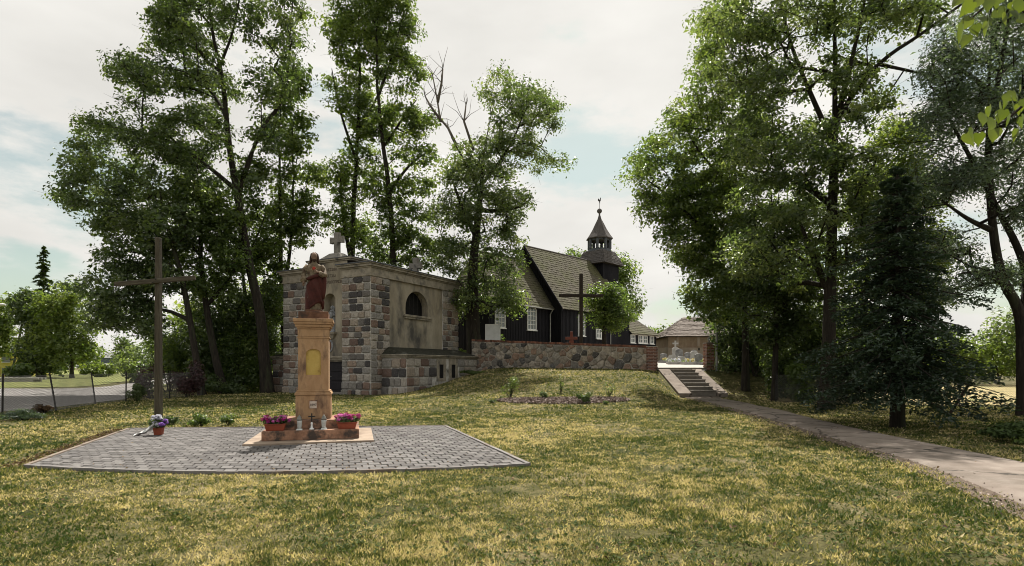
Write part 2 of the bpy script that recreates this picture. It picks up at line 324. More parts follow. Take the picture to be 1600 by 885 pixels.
M['concrete_step'] = noisy('step_concrete', [(.3,(.14,.125,.105)),(.7,(.23,.205,.18))], 3, .95, 50, .4, stain=(.17,.15,.12), stain_scale=1.5)
M['yard'] = noisy('pale_yard_gravel', [(.3,(.30,.275,.245)),(.7,(.42,.395,.36))], 3, .95, 60, .4)
M['kerb'] = noisy('kerb_concrete', [(.3,(.13,.122,.116)),(.7,(.215,.20,.19))], 5, .95, 50, .4, stain=(.14,.10,.075), stain_scale=.8)
M['kerb_red'] = noisy('kerb_red', [(.3,(.15,.115,.09)),(.7,(.22,.18,.145))], 3, .95, 50, .4)
M['gravel'] = noisy('road_gravel', [(.28,(.15,.14,.135)),(.5,(.24,.225,.215)),(.72,(.34,.32,.305))], 9, .98, 35, .8, .03, stain=(.155,.145,.14), stain_scale=.16, detail=10)
M['soil'] = noisy('soil', [(.3,(.06,.042,.030)),(.7,(.15,.115,.085))], 8, .98, 30, .8)
M['chips'] = leaf_mat('bark_chips', (.075,.05,.042), (.22,.165,.14), (.42,.35,.31), .0, .9)
M['litter'] = leaf_mat('dry_litter', (.05,.03,.02), (.13,.085,.05), (.24,.17,.10), .1, .9)
M['iron'] = noisy('painted_iron', [(.3,(.012,.011,.011)),(.7,(.035,.032,.030))], 10, .7, 20, .2)
M['steel_post'] = noisy('grey_steel', [(.3,(.22,.225,.22)),(.7,(.34,.345,.34))], 6, .55, 20, .1)
M['wire'] = noisy('fence_wire', [(.3,(.09,.085,.08)),(.7,(.16,.155,.15))], 20, .6, 20, .0)
M['lamp_concrete'] = noisy('lamp_concrete', [(.3,(.30,.285,.265)),(.7,(.42,.40,.375))], 3, .9, 20, .2)
M['lamp_head'] = noisy('lamp_head', [(.3,(.42,.42,.41)),(.7,(.56,.56,.55))], 3, .5, 20, .1)
M['yellow_wall'] = noisy('yellow_wall', [(.3,(.50,.43,.10)),(.7,(.62,.55,.16))], 2, .9, 20, .1)
M['roof_grey'] = noisy('grey_roof', [(.3,(.16,.16,.16)),(.7,(.26,.26,.26))], 2, .9, 20, .1)
M['far_shed'] = noisy('far_shed', [(.3,(.06,.075,.10)),(.7,(.11,.13,.16))], 1, .9, 20, .1)
M['barn_brick'] = noisy('barn_brick', [(.25,(.13,.092,.060)),(.5,(.20,.148,.10)),(.75,(.27,.21,.15))], 2.2, .95, 25, .4, stain=(.17,.115,.08), stain_scale=.8, stretch=(1,1,.5))
M['barn_plaster'] = noisy('barn_plaster', [(.3,(.20,.162,.122)),(.7,(.30,.25,.20))], 1.2, .95, 25, .3, stain=(.25,.19,.14), stain_scale=1)
M['barn_tile'] = noisy('barn_tile', [(.3,(.085,.068,.058)),(.5,(.155,.128,.11)),(.7,(.27,.235,.205))], 6, .9, 20, .6, detail=9)
M['grave_stone'] = noisy('grave_stone', [(.3,(.10,.10,.105)),(.7,(.30,.295,.29))], 4, .4, 10, .1)
M['grave_pale'] = noisy('grave_pale', [(.3,(.26,.25,.235)),(.7,(.42,.405,.385))], 4, .6, 10, .1)
M['moss'] = noisy('mossy_ledge', [(.3,(.012,.013,.008)),(.55,(.035,.034,.024)),(.8,(.10,.092,.072))], 5, .98, 18, .8, .04)
M['red_paint'] = noisy('red_paint', [(.3,(.09,.028,.018)),(.7,(.16,.05,.032))], 5, .7, 20, .2)
M['notice'] = noisy('notice_board', [(.3,(.55,.56,.56)),(.7,(.68,.69,.69))], 3, .6, 20, .05)
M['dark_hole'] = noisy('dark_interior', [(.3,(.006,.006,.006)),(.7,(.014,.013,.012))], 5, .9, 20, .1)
M['door'] = noisy('dark_door', [(.3,(.010,.009,.012)),(.7,(.028,.024,.028))], 6, .6, 20, .2, stretch=(4,4,.4))

# ground: dry and green grass, bare spots
m, t, b = base_mat('ground_grass', .98, .1)
tc = t.nodes.new('ShaderNodeTexCoord'); V = tc.outputs['Object']
na = noise_node(t, .35, 6, .6, V); nb = noise_node(t, 3.2, 7, .7, V); nc = noise_node(t, 26, 5, .7, V)
ca = ramp_node(t, [(.34,(.036,.044,.014)),(.50,(.098,.090,.036)),(.66,(.23,.19,.105))])
mm = t.nodes.new('ShaderNodeMath'); mm.operation = 'MULTIPLY_ADD'; t.links.new(nb.outputs[0], mm.inputs[0]); mm.inputs[1].default_value = .75
sb = t.nodes.new('ShaderNodeMath'); sb.operation = 'MULTIPLY_ADD'; t.links.new(na.outputs[0], sb.inputs[0]); sb.inputs[1].default_value = .6; sb.inputs[2].default_value = -.17
t.links.new(sb.outputs[0], mm.inputs[2]); t.links.new(mm.outputs[0], ca.inputs[0])
rc = ramp_node(t, [(.35,(.42,.42,.42)),(.65,(1.35,1.35,1.35))]); t.links.new(nc.outputs[0], rc.inputs[0])
t.links.new(mixc(t, 1.0, ca.outputs[0], rc.outputs[0], 'MULTIPLY'), b.inputs['Base Color']); bump(t, b, nc.outputs[0], .8, .05)
M['ground'] = m

# ------------------------------------------------------------------ ground
def axis(lo, hi, fine_lo, fine_hi, step, extra=()):
    a = list(np.arange(fine_lo, fine_hi + 1e-6, step)); d = step
    x = fine_lo
    while x > lo: d *= 1.22; x -= d; a.insert(0, max(x, lo))
    d = step; x = fine_hi
    while x < hi: d *= 1.22; x += d; a.append(min(x, hi))
    return np.unique(np.round(np.array(sorted(set(a) | set(extra))), 4))
xs = axis(-1600, 1600, -22, 24, .5, list(np.arange(6, 14, .25)))
ys = axis(-120, 2500, 0, 66, .5, list(np.arange(28, 36, .25)))
X, Y = np.meshgrid(xs, ys); Z = gz(X, Y)
nx, ny = len(xs), len(ys)
idx = np.arange(nx*ny).reshape(ny, nx)
q = np.stack([idx[:-1,:-1], idx[:-1,1:], idx[1:,1:], idx[1:,:-1]], -1).reshape(-1, 4)
go = obj('ground', fast_mesh('ground', np.stack([X, Y, Z], -1).reshape(-1, 3), q), M['ground'], smooth=True)
tag(go, 'dry mown lawn and rough grass running to the horizon', kind='structure')

def sheet(name, left, right, mat, lift=.03, step=.4, nacross=6, thick=.0, label=None, parent=None):
    """a strip between two polylines (world x,y), laid on the terrain"""
    def res(p, n):
        p = np.array(p, float); d = np.r_[0, np.cumsum(np.hypot(*np.diff(p, axis=0).T))]; s = np.linspace(0, d[-1], n)
        return np.stack([np.interp(s, d, p[:,0]), np.interp(s, d, p[:,1])], -1)
    L = np.hypot(*np.diff(np.array(left, float), axis=0).T).sum(); n = max(3, int(L/step))
    a, b = res(left, n), res(right, n); w = np.linspace(0, 1, nacross)
    P = a[:,None,:]*(1-w[None,:,None]) + b[:,None,:]*w[None,:,None]
    z = gz(P[...,0], P[...,1]) + lift
    if thick: z[:,0] -= thick; z[:,-1] -= thick
    V = np.concatenate([P, z[...,None]], -1).reshape(-1, 3); ix = np.arange(n*nacross).reshape(n, nacross)
    q = np.stack([ix[:-1,:-1], ix[:-1,1:], ix[1:,1:], ix[1:,:-1]], -1).reshape(-1, 4)
    o = obj(name, fast_mesh(name, V, q), mat, parent, smooth=True)
    return tag(o, label, kind='structure') if parent is None else o

# path
PL = [(4.4,1.5),(5.1,4.2),(5.74,6.46),(6.3,8.1),(6.8,10.2),(7.05,12.6),(7.9,17.8),(8.75,24.8),(9.15,29.0),(9.25,30.1)]
PR = [(8.0,1.5),(8.2,4.2),(8.45,7.4),(8.65,9.73),(8.75,11.25),(8.85,13.2),(9.15,16.4),(10.3,23.2),(10.75,28.6),(10.85,30.1)]
def chaikin(p, n=2):
    for _ in range(n): p = [p[0]] + [(a[0]*w_+b_[0]*(1-w_), a[1]*w_+b_[1]*(1-w_)) for a, b_ in zip(p[:-1], p[1:]) for w_ in (.75,.25)] + [p[-1]]
    return p
PL, PR = chaikin(PL), chaikin(PR)
sheet('concrete_path', PL, PR, M['concrete'], .045, .4, 8, .05, 'worn concrete footpath curving from the right edge to the steps')
sheet('path_verge', [(p[0]-.28, p[1]) for p in PL], [(p[0]+.1, p[1]) for p in PL], M['soil'], .012, .4, 4, 0, 'bare stony verge along the path')
# gravel road on the left
RL = [(-70,13),(-30,15.2),(-19.8,18.2),(-17.5,21.0),(-18.8,25.2),(-18.9,28),(-22,34),(-28,45),(-42,74),(-88,150),(-170,270)]
RR_ = [(-90,41),(-56,42),(-42,42),(-36,42.5),(-33,43.5),(-32.6,45.5),(-33.5,48),(-37,55),(-52,85),(-97,155),(-180,275)]
sheet('gravel_road', RL, RR_, M['gravel'], .02, .8, 14, 0, 'grey gravel road leading away behind the wire fence')
sheet('yard_paving', [(8.62,34.15),(8.4,40),(8,52),(14,60)], [(11.55,34.15),(13.5,38),(22,44),(34,52)], M['yard'], .035, .6, 10, .0, 'pale gravel yard behind the gate')

M['straw'] = noisy('straw_field', [(.3,(.22,.19,.075)),(.5,(.33,.265,.125)),(.7,(.43,.35,.19))], 1.1, .98, 20, .6, stain=(.15,.16,.05), stain_scale=.25, detail=9)
M['rough_grass'] = noisy('rough_grass', [(.3,(.075,.098,.024)),(.5,(.15,.165,.045)),(.7,(.27,.245,.095))], 1.4, .98, 20, .6, detail=9)
sheet('straw_field', [(12,26.6),(15.2,24.8),(18.2,24.0),(23,22.8),(30,20.5),(60,16)], [(26,56),(32,55),(40,54),(50,52),(60,50),(90,45)], M['straw'], .03, 1.2, 12, 0, 'dry yellow hay field beyond the wire fence on the right')
sheet('far_meadow', [(-30,48.5),(-33,56),(-46,84),(-86,150),(-160,268)], [(-9,50),(-9,60),(-14,90),(-30,150),(-60,268)], M['rough_grass'], .03, 1.5, 10, 0, 'grassy verge right of the far road')
sheet('road_verge', [(-90,42.5),(-56,43.5),(-40,43.8),(-35,45.2),(-36,50),(-54,86),(-99,156),(-182,276)], [(-130,60),(-100,70),(-90,80),(-90,90),(-95,100),(-120,130),(-160,190),(-230,290)], M['rough_grass'], .03, 1.5, 12, 0, 'green grass verge left of the far road')

# ------------------------------------------------------------------ patio of pavers
FLp, FRp, BLp, BRp = np.array((-7.74,9.23)), np.array((.21,9.35)), np.array((-9.75,14.7)), np.array((-1.80,15.3))
def pat(u, v):
    p = (FLp*(1-u) + FRp*u)*(1-v) + (BLp*(1-u) + BRp*u)*v
    return p + np.array((0, -0.62*4*u*(1-u)*(1-v)**2))
patio = thing('patio', None, None, (-4.8, 12, 0)); patio['kind'] = 'structure'; patio['label'] = 'grey block paved patio round the monument'
PO = np.array((-4.8, 12, 0))
nu_, nv_ = 40, 30
mb = MB(); vs = []
for i in range(25):
    for j in range(13): vs.append((*pat(i/24, j/12), .012))
bed = MB().add([(v[0]-PO[0], v[1]-PO[1], v[2]) for v in vs], [(i*13+j, (i+1)*13+j, (i+1)*13+j+1, i*13+j+1) for i in range(24) for j in range(12)])
bed.build('joint_bed', M['soil'], patio)
rest = MB(); cnt = 0
for r in range(nv_):
    off = .5 if r % 2 else 0.0
    for c in range(-1, nu_):
        u0, u1 = (c + off)/nu_, (c + 1 + off)/nu_
        u0, u1 = max(u0, 0), min(u1, 1)
        if u1 - u0 < .2/nu_: continue
        gu, gv = .045/nu_, .055/nv_
        a0, a1, b0, b1 = u0+gu, u1-gu, r/nv_+gv, (r+1)/nv_-gv
        cs = [pat(a0,b0), pat(a1,b0), pat(a1,b1), pat(a0,b1)]; cx = np.mean(cs, 0)
        dx = np.array((cx[0]+4.35, cx[1]-13.0))
        loc = (cx[0], cx[1]); h = .036 + random.uniform(-.004, .004); e = .012
        pv = [(p[0]-loc[0], p[1]-loc[1], 0) for p in cs] + [((p[0]-loc[0])*.985, (p[1]-loc[1])*.985, h-.006 + random.uniform(-.002,.002)) for p in cs] + [((p[0]-loc[0])*.93, (p[1]-loc[1])*.90, h) for p in cs]
        pf = [(0,1,5,4),(1,2,6,5),(2,3,7,6),(3,0,4,7),(4,5,9,8),(5,6,10,9),(6,7,11,10),(7,4,8,11),(8,9,10,11)]
        if cnt < 300:
            o = MB().add(pv, pf).build('paver', M['paver'], patio); o.location = (loc[0]-PO[0], loc[1]-PO[1], 0); cnt += 1
        else: rest.add([(p[0]+loc[0]-PO[0], p[1]+loc[1]-PO[1], p[2]) for p in pv], pf)
o = rest.build('paver_field', M['paver_joined'], patio); o['kind'] = 'stuff'
def kerb(pts, w, h, mat):
    mb = MB(); n = len(pts)
    for i in range(n-1):
        a, b2 = np.array(pts[i]), np.array(pts[i+1]); d = (b2-a)/np.linalg.norm(b2-a); nn = np.array((-d[1], d[0]))*w/2
        q = [a-nn, b2-nn, b2+nn, a+nn]; q = [(p[0]-PO[0], p[1]-PO[1]) for p in q]; s = .004
        mb.add([(*p, 0) for p in q] + [(*p, h + (s if i % 2 else 0)) for p in q], [(4,5,6,7),(0,1,5,4),(1,2,6,5),(2,3,7,6),(3,0,4,7)])
    return mb.build('kerb', mat, patio)
kerb([pat(1.005, v) for v in np.linspace(-.01, 1.01, 8)], .07, .05, M['kerb'])
kerb([pat(u, -.008) for u in np.linspace(-.005, 1.005, 25)], .06, .046, M['kerb'])
kerb([pat(-.005, v) for v in np.linspace(-.01, 1.01, 8)], .07, .047, M['kerb_red'])
kerb([pat(u, 1.006) for u in np.linspace(-.005, 1.005, 9)], .06, .046, M['kerb'])

# ------------------------------------------------------------------ monument pedestal
MR = R(15); MC = (-4.45, 12.97, 0)
def mloc(x, y, z):
    c, s_ = math.cos(MR), math.sin(MR); return (MC[0] + c*x - s_*y, MC[1] + s_*x + c*y, z)
ped = thing('monument_pedestal', 'tall ochre rendered pedestal on two steps standing on the paved patio', 'pedestal', MC, MR)
def bx(name, x, y, z0, z1, mat, parent, bev=.008, x1=None, cy=0):
    return MB().box(-x, x, cy-y, cy+y, z0, z1).build(name, mat, parent, bevel=bev)
bx('base_slab', 1.27, 1.28, .0, .075, M['ochre_slab'], ped, .012)
bx('lower_step', .97, .92, .0755, .275, M['ochre_worn'], ped, .012)
bx('upper_step', .63, .62, .2755, .465, M['ochre_worn'], ped, .012)
pl = bx('plinth', .365, .365, .4655, .985, M['ochre'], ped, .01)
mb = MB()
for w, z0, z1 in ((.385,.986,1.03),(.372,1.0305,1.055),(.35,1.0555,1.09)): mb.box(-w, w, -w, w, z0, z1)
mb.build('plinth_moulding', M['ochre'], ped, bevel=.012)
# shaft with an arched recess in front
w, zb, zt = .318, 1.0905, 2.235
pw, p0, p1 = .155, 1.43, 1.90
arc = [(pw*math.cos(a), p1 + .10*math.sin(a)) for a in np.linspace(0, math.pi, 9)]
hole = [(-pw, p0), (pw, p0)] + arc
outer = [(-w, zb), (w, zb), (w, zt), (-w, zt)]
mb = MB(); y0 = -w
o_pts = [(-w,zb),(w,zb),(w,p1),(w,zt),(-w,zt),(-w,p1)]
V = [(x, y0, z) for x, z in hole]; n = len(hole)
V2 = [(x, y0+.045, z) for x, z in hole]
vv = V + V2 + [(x, y0, z) for x, z in o_pts]; O = 2*n
f = [(i, (i+1)%n, (i+1)%n+n, i+n) for i in range(n)]
top_l = [i for i in range(2, n)]              # arc from right to left
f += [(O, O+1, 1, 0), (O+1, O+2, 2, 1), (O+5, O, 0, n-1)]
mid = 2 + len(arc)//2
f += [tuple([O+2, O+3] + list(range(mid, 1, -1))), tuple([O+4, O+5] + list(range(n-1, mid-1, -1))), (O+3, O+4, mid)]
mb.add(vv, f)
mb.add([(-w,-w,zb),(w,-w,zb),(w,w,zb),(-w,w,zb),(-w,-w,zt),(w,-w,zt),(w,w,zt),(-w,w,zt)], [(1,2,6,5),(2,3,7,6),(3,0,4,7),(4,5,6,7)])
mb.build('shaft', M['ochre'], ped)
MB().prism([(x*1.02, z) for x, z in hole], 'y', -w+.04, -w+.06).build('recess_panel', M['ochre_yellow'], ped)
mb = MB()
for q, z0, z1 in ((.335,2.236,2.27),(.325,2.2705,2.44),(.345,2.4405,2.48),(.375,2.4805,2.54),(.40,2.5405,2.59),(.415,2.5905,2.665)): mb.box(-q, q, -q, q, z0, z1)
mb.build('capital', M['ochre'], ped, bevel=.012)
bx('statue_block', .315, .30, 2.6655, 2.83, M['statue_base'], ped, .015)
pq = MB().box(-.075, .075, -.372, -.364, .70, .855).build('plaque', M['plaque'], ped)
mb = MB()
for x0, x1, z0, z1 in ((-.09,.09,.856,.875),(-.09,-.076,.70,.8555),(.076,.09,.70,.8555)): mb.box(x0, x1, -.376, -.364, z0, z1)
mb.build('plaque_rim', M['ochre_worn'], pq)
cu = bpy.data.curves.new('year_numerals', 'FONT'); cu.body = '1897'; cu.size = .072; cu.extrude = .002; cu.align_x = 'CENTER'; cu.align_y = 'CENTER'; cu.materials.append(M['ink'])
tmp = bpy.data.objects.new('year_curve', cu); COL.objects.link(tmp)
me_ = bpy.data.meshes.new_from_object(tmp.evaluated_get(bpy.context.evaluated_depsgraph_get())); bpy.data.objects.remove(tmp)
to = obj('year_numerals', me_, M['ink'], pq); to.location = (0, -.3745, .775); to.rotation_euler = (R(90), 0, 0); to['kind'] = 'stuff'

# ------------------------------------------------------------------ statue
def loft(rings, seg, fn, closed_top=True):
    mb = MB(); v = []; f = []
    for j, (z, cx, cy, rx, ry) in enumerate(rings):
        for k in range(seg):
            a = 2*math.pi*k/seg; v.append(fn(a, j/(len(rings)-1), z, cx, cy, rx, ry))
    for j in range(len(rings)-1):
        for k in range(seg): f.append((j*seg+k, j*seg+(k+1)%seg, (j+1)*seg+(k+1)%seg, (j+1)*seg+k))
    if closed_top: f.append(tuple((len(rings)-1)*seg+k for k in range(seg)))
    f.append(tuple(range(seg-1,-1,-1)))
    return mb.add(v, f)
def interp_rings(keys, n):
    k = np.array(keys, float); z = np.linspace(k[0,0], k[-1,0], n)
    return [tuple([zz] + [float(np.interp(zz, k[:,0], k[:,c])) for c in range(1,5)]) for zz in z]
st = thing('statue', 'painted statue of a bearded figure in cream tunic and dark red mantle atop the pedestal', 'statue', mloc(0, 0, 2.83), MR)
st.scale = (.745,)*3
MB().box(-.25, .25, -.22, .20, 0, .07).build('statue_foot_slab', M['statue_base'], st, bevel=.02)
body = [(.07,0,0,.20,.16),(.30,0,0,.205,.165),(.60,.01,0,.215,.175),(.90,.015,0,.21,.17),(1.05,.01,0,.19,.15),(1.25,0,0,.21,.155),(1.36,0,0,.225,.145),(1.44,0,.005,.185,.12),(1.49,0,.01,.09,.08),(1.55,0,.0,.07,.07)]
def tun(a, s, z, cx, cy, rx, ry):
    k = 1 + (.05*math.sin(9*a + 3*z) + .03*math.sin(17*a - 2*z))*max(0, 1.15 - z*.75)
    return (cx + rx*k*math.cos(a), cy + ry*k*math.sin(a), z)
loft(interp_rings(body, 40), 56, tun).build('tunic', M['statue_tunic'], st, smooth=True)
def man(a, s, z, cx, cy, rx, ry):
    fa = math.cos(a - R(-50)); top = 1.04 + .22*math.cos(a - R(-10)); bot = .085 + .22*max(0, math.cos(a - R(-50)))**2
    zz = bot + (top - bot)*s
    bb = np.array(body); rx = float(np.interp(zz, bb[:,0], bb[:,3])) + .035; ry = float(np.interp(zz, bb[:,0], bb[:,4])) + .035
    d = 5.5*(a + zz*1.5)
    k = 1 + (.11*math.sin(d) + .06*math.sin(2.3*d + 1.0 + 2*zz))*(.25 + .75*(1 - s**3)) + .05*(1 - s)
    k *= (1 - .12*max(0, (s - .93)/.07))
    return ((.01 + rx*k*math.cos(a)), ry*k*math.sin(a), zz)
loft([(i, 0, 0, 0, 0) for i in range(34)], 80, man).build('mantle', M['statue_mantle'], st, smooth=True)
# mantle roll crossing the waist and falling from the shoulder on the right
MB().tube([(-.20,-.10,.99),(-.08,-.20,1.02),(.08,-.20,1.09),(.20,-.11,1.17),(.25,.02,1.28),(.22,.06,1.40)], [.045,.055,.055,.055,.055,.045], 10).build('mantle_roll', M['statue_mantle'], st, smooth=True)
MB().tube([(.22,.06,1.42),(.27,.02,1.22),(.27,.0,.95),(.25,-.02,.62),(.24,-.02,.40)], [.05,.075,.085,.08,.05], 10).build('mantle_fall', M['statue_mantle'], st, smooth=True)
a1 = MB().tube([(-.19,0,1.41),(-.265,-.01,1.30),(-.30,-.02,1.12),(-.30,-.07,1.02),(-.295,-.12,.93)], [.075,.082,.078,.088,.095], 10).build('sleeve', M['statue_tunic'], st, smooth=True)
a2 = MB().tube([(.19,0,1.41),(.265,-.01,1.30),(.30,-.05,1.13),(.24,-.15,1.12),(.15,-.21,1.17)], [.075,.082,.085,.080,.075], 10).build('sleeve', M['statue_tunic'], st, smooth=True)
def hand(base, d, up, parent):
    d = Vector(d).normalized(); up = Vector(up).normalized(); sd = d.cross(up).normalized(); base = Vector(base)
    mb = MB().tube([base - d*.03, base + d*.02, base + d*.07], [.026,.034,.03], 8)
    for i, l in enumerate((.062,.075,.07,.05)):
        q = base + d*.07 + sd*(i-1.5)*.017
        mb.tube([q - d*.01, q + d*l*.55, q + d*l - up*.015], [.0095,.009,.007], 6)
    q = base + d*.02 + sd*-.03
    mb.tube([q, q + d*.035 - sd*.025, q + d*.07 - sd*.028], [.012,.011,.008], 6)
    return mb.build('hand', M['statue_skin'], parent, smooth=True)
hand((-.295,-.15,.90), (.0,-.35,-.9), (-.2,-.9,.3), a1)
hand((.12,-.215,1.185), (-.85,-.05,.5), (0,-1,.1), a2)
hd = MB().ball((0,-.03,1.67), .108, 16, 12, (.86,1.05,1.3))
hd.tube([(0,-.10,1.70),(0,-.128,1.655),(0,-.105,1.645)], [.010,.016,.010], 6)            # nose
hd.tube([(0,0,1.50),(0,-.005,1.58)], [.062,.055], 10)                                    # neck
for s_ in (-1, 1):
    hd.ball((s_*.034,-.098,1.693), .013, 6, 5)                                            # eyes
    hd.tube([(s_*.058,-.088,1.712),(s_*.034,-.108,1.716),(s_*.012,-.108,1.708)], .007, 5) # brows
hd.tube([(-.026,-.104,1.617),(0,-.113,1.617),(.026,-.104,1.617)], .008, 5)                # mouth
hd = hd.build('head', M['statue_skin'], st, smooth=True)
hr = MB()
for i in range(26):
    a = R(-28 + 236*i/25) ; c, s_ = math.cos(a), math.sin(a)
    x, y = -c*.0, 0
    px_, py_ = math.cos(a), math.sin(a)
    hr.tube([(px_*.02, py_*.02+.01, 1.80), (px_*.085, py_*.09+.01, 1.755), (px_*.105, py_*.105+.015, 1.66), (px_*.115, py_*.10+.02, 1.56), (px_*.125, py_*.10+.02, 1.46+.03*math.sin(i*2.1))], [.03,.032,.034,.032,.018], 6)
hr.build('hair', M['statue_hair'], hd, smooth=True)
MB().ball((0,-.088,1.575), .052, 10, 8, (1.05,.7,1.1)).tube([(-.07,-.06,1.64),(-.05,-.085,1.60),(0,-.10,1.585),(.05,-.085,1.60),(.07,-.06,1.64)], .02, 6).build('beard', M['statue_hair'], hd, smooth=True)
ht = MB().ball((0,-.165,1.30), .045, 8, 6, (1,.6,1.15)); ht.ball((-.018,-.168,1.33), .026, 8, 6); ht.ball((.018,-.168,1.33), .026, 8, 6)
ht = ht.build('heart', M['heart'], st, smooth=True)
mb = MB()
for k in range(12):
    a = 2*math.pi*k/12; mb.tube([(.05*math.cos(a), -.165, 1.31+.05*math.sin(a)), (.088*math.cos(a), -.16, 1.31+.088*math.sin(a))], [.009,.004], 5)
mb.build('rays', M['gold'], ht)

# ------------------------------------------------------------------ leaf and flower scatter
def leaves(P, Nrm, size, aspect=.55, fold=.25, tone=None, seed=0):
    """one folded rhombus for each point"""
    r = np.random.default_rng(seed); n = len(P); size = np.broadcast_to(size, n)[:,None]
    Nrm = Nrm/np.maximum(np.linalg.norm(Nrm, axis=1, keepdims=True), 1e-6)
    d = r.normal(size=(n,3)); d -= (d*Nrm).sum(1, keepdims=True)*Nrm; d /= np.maximum(np.linalg.norm(d, axis=1, keepdims=True), 1e-6)
    s_ = np.cross(Nrm, d)
    base = P - d*size*.5; tip = P + d*size*.5 - Nrm*size*.12
    l = P + s_*size*aspect*.5 + Nrm*size*fold*.4 - d*size*.06; rr = P - s_*size*aspect*.5 + Nrm*size*fold*.4 - d*size*.06
    V = np.stack([base, l, tip, rr], 1).reshape(-1, 3)
    i = np.arange(n)*4; Fc = np.concatenate([np.stack([i, i+3, i+2], -1), np.stack([i, i+2, i+1], -1)])
    t = np.clip(r.normal(.5, .22, n), 0, 1) if tone is None else np.clip(tone + r.normal(0, .12, n), 0, 1)
    return V, Fc, np.repeat(t, 4)
def join_np(parts):
    V, Fs, T, o = [], [], [], 0
    for v, f, t in parts: V.append(v); Fs.append(f + o); T.append(t); o += len(v)
    return np.concatenate(V), np.concatenate(Fs), np.concatenate(T)
def clump(c, rad, n, size, seed, aspect=.55, shell=.35, up=.6, tone=None, zmin=None):
    r = np.random.default_rng(seed); d = r.normal(size=(n,3)); d /= np.linalg.norm(d, axis=1, keepdims=True)
    q = r.uniform(shell, 1, (n,1))**.6; P = np.array(c) + d*q*np.array(rad)
    if zmin is not None: P[:,2] = np.maximum(P[:,2], zmin + r.uniform(0,.1,n))
    return leaves(P, d + np.array((0,0,up)) + r.normal(0,.5,(n,3)), size*r.uniform(.7,1.25,n), aspect, .25, tone, seed+1)

def flower_box(label, x, y, z, seed):
    t_ = thing('flower_box', label, 'flower box', mloc(x, y, z), MR, 'flower boxes on the monument step')
    mb = MB().frustum((-.17,.17,-.075,.075), (-.205,.205,-.095,.095), 0, .125)
    mb.box(-.215,.215,-.105,.105,.1255,.145); mb.build('planter', M['terracotta'], t_, bevel=.008)
    obj('foliage', fast_mesh('foliage', *clump((0,0,.195), (.26,.13,.09), 420, .06, seed)), M['leaf_dark'], t_)
    ps = []
    for k in range(34):
        r = random.Random(seed*100+k); a = r.uniform(0, 6.28); q = math.sqrt(r.random())
        c = (q*.27*math.cos(a), q*.14*math.sin(a), .245 + r.uniform(-.06,.08)*(1-.3*q))
        ps.append(clump(c, (.038,.038,.03), 26, .036, seed*77+k, .9, .6, 1.0, tone=r.choice((.1,.35,.75,.9))))
    obj('blossoms', fast_mesh('blossoms', *join_np(ps)), M['pink'], t_)
    return t_
flower_box('terracotta box of pink and magenta flowers left of the candle lanterns', -.72, -.775, .2755, 3)
flower_box('terracotta box of pink and magenta flowers right of the candle lanterns', .72, -.775, .2755, 4)
def grave_lantern(label, x):
    t_ = thing('candle_lantern', label, 'lantern', mloc(x, -.775, .2755), MR, 'candle lanterns on the monument step')
    MB().frustum((-.065,.065,-.065,.065), (-.05,.05,-.05,.05), 0, .03).build('foot', M['lantern_glass'], t_)
    MB().lathe([(.038,.0305),(.044,.06),(.052,.17),(.055,.20)], 10).build('glass_body', M['lantern_glass'], t_, True)
    MB().lathe([(.058,.2005),(.058,.225),(.045,.24),(.04,.27),(.02,.29),(.012,.31)], 10).build('lid', M['lantern_metal'], t_, True)
grave_lantern('silver topped glass candle lantern left of the small crucifix', -.245)
grave_lantern('silver topped glass candle lantern right of the small crucifix', .245)
t_ = thing('crucifix', 'small standing crucifix on a pale foot between the two lanterns', 'crucifix', mloc(0, -.775, .2755), MR)
MB().lathe([(.05,0),(.05,.02),(.025,.04),(.018,.10),(.024,.13),(.015,.16)], 10).build('foot', M['white_paint'], t_, True)
MB().box(-.013,.013,-.01,.01,.15,.345).build('upright', M['iron'], t_); MB().box(-.07,.07,-.012,.012,.265,.289).build('crossbar', M['iron'], t_)

# ------------------------------------------------------------------ tall timber cross and bouquet
wc = thing('timber_cross', 'tall weathered timber cross at the back corner of the patio', 'cross', (-10.25, 16.7, 0), R(-7))
MB().frustum((-.085,.085,-.08,.08), (-.068,.068,-.065,.065), -.3, 5.35).build('post', M['old_wood'], wc, bevel=.015)
beam = MB().box(-1.27, 1.27, -.145, -.0805, -.066, .066).build('beam', M['old_wood_x'], wc, bevel=.015); beam.location = (-.03, 0, 4.08); beam.rotation_euler = (0, R(-3.2), 0)
for x, z in ((-.05,4.03),(.04,4.13)): MB().tube([(x,-.16,z),(x,-.185,z)], .018, 6).build('bolt', M['iron'], wc)
bq = thing('bouquet', 'white and violet funeral bouquet in a red pot at the foot of the timber cross', 'bouquet', (*U(248, 682, 13.33)[:2], .038), R(12))
MB().frustum((-.075,.075,-.075,.075), (-.095,.095,-.095,.095), 0, .17).build('pot', M['terracotta'], bq, bevel=.006)
obj('foliage', fast_mesh('foliage', *clump((0,0,.28), (.20,.16,.14), 260, .08, 21)), M['leaf_dark'], bq)
ps = [clump((random.uniform(-.22,.08), random.uniform(-.16,.10), .30+random.uniform(-.06,.16)), (.055,.055,.03), 40, .06, 500+k, .6, .5, 1.2) for k in range(15)]
obj('white_blossoms', fast_mesh('white_blossoms', *join_np(ps)), M['white_petal'], bq)
ps = [clump((random.uniform(.04,.20), random.uniform(-.18,.02), .28+random.uniform(-.08,.12)), (.05,.05,.03), 40, .06, 600+k, .6, .5, 1.2) for k in range(8)]
obj('violet_blossoms', fast_mesh('violet_blossoms', *join_np(ps)), M['violet_petal'], bq)
vs, fs = [], []
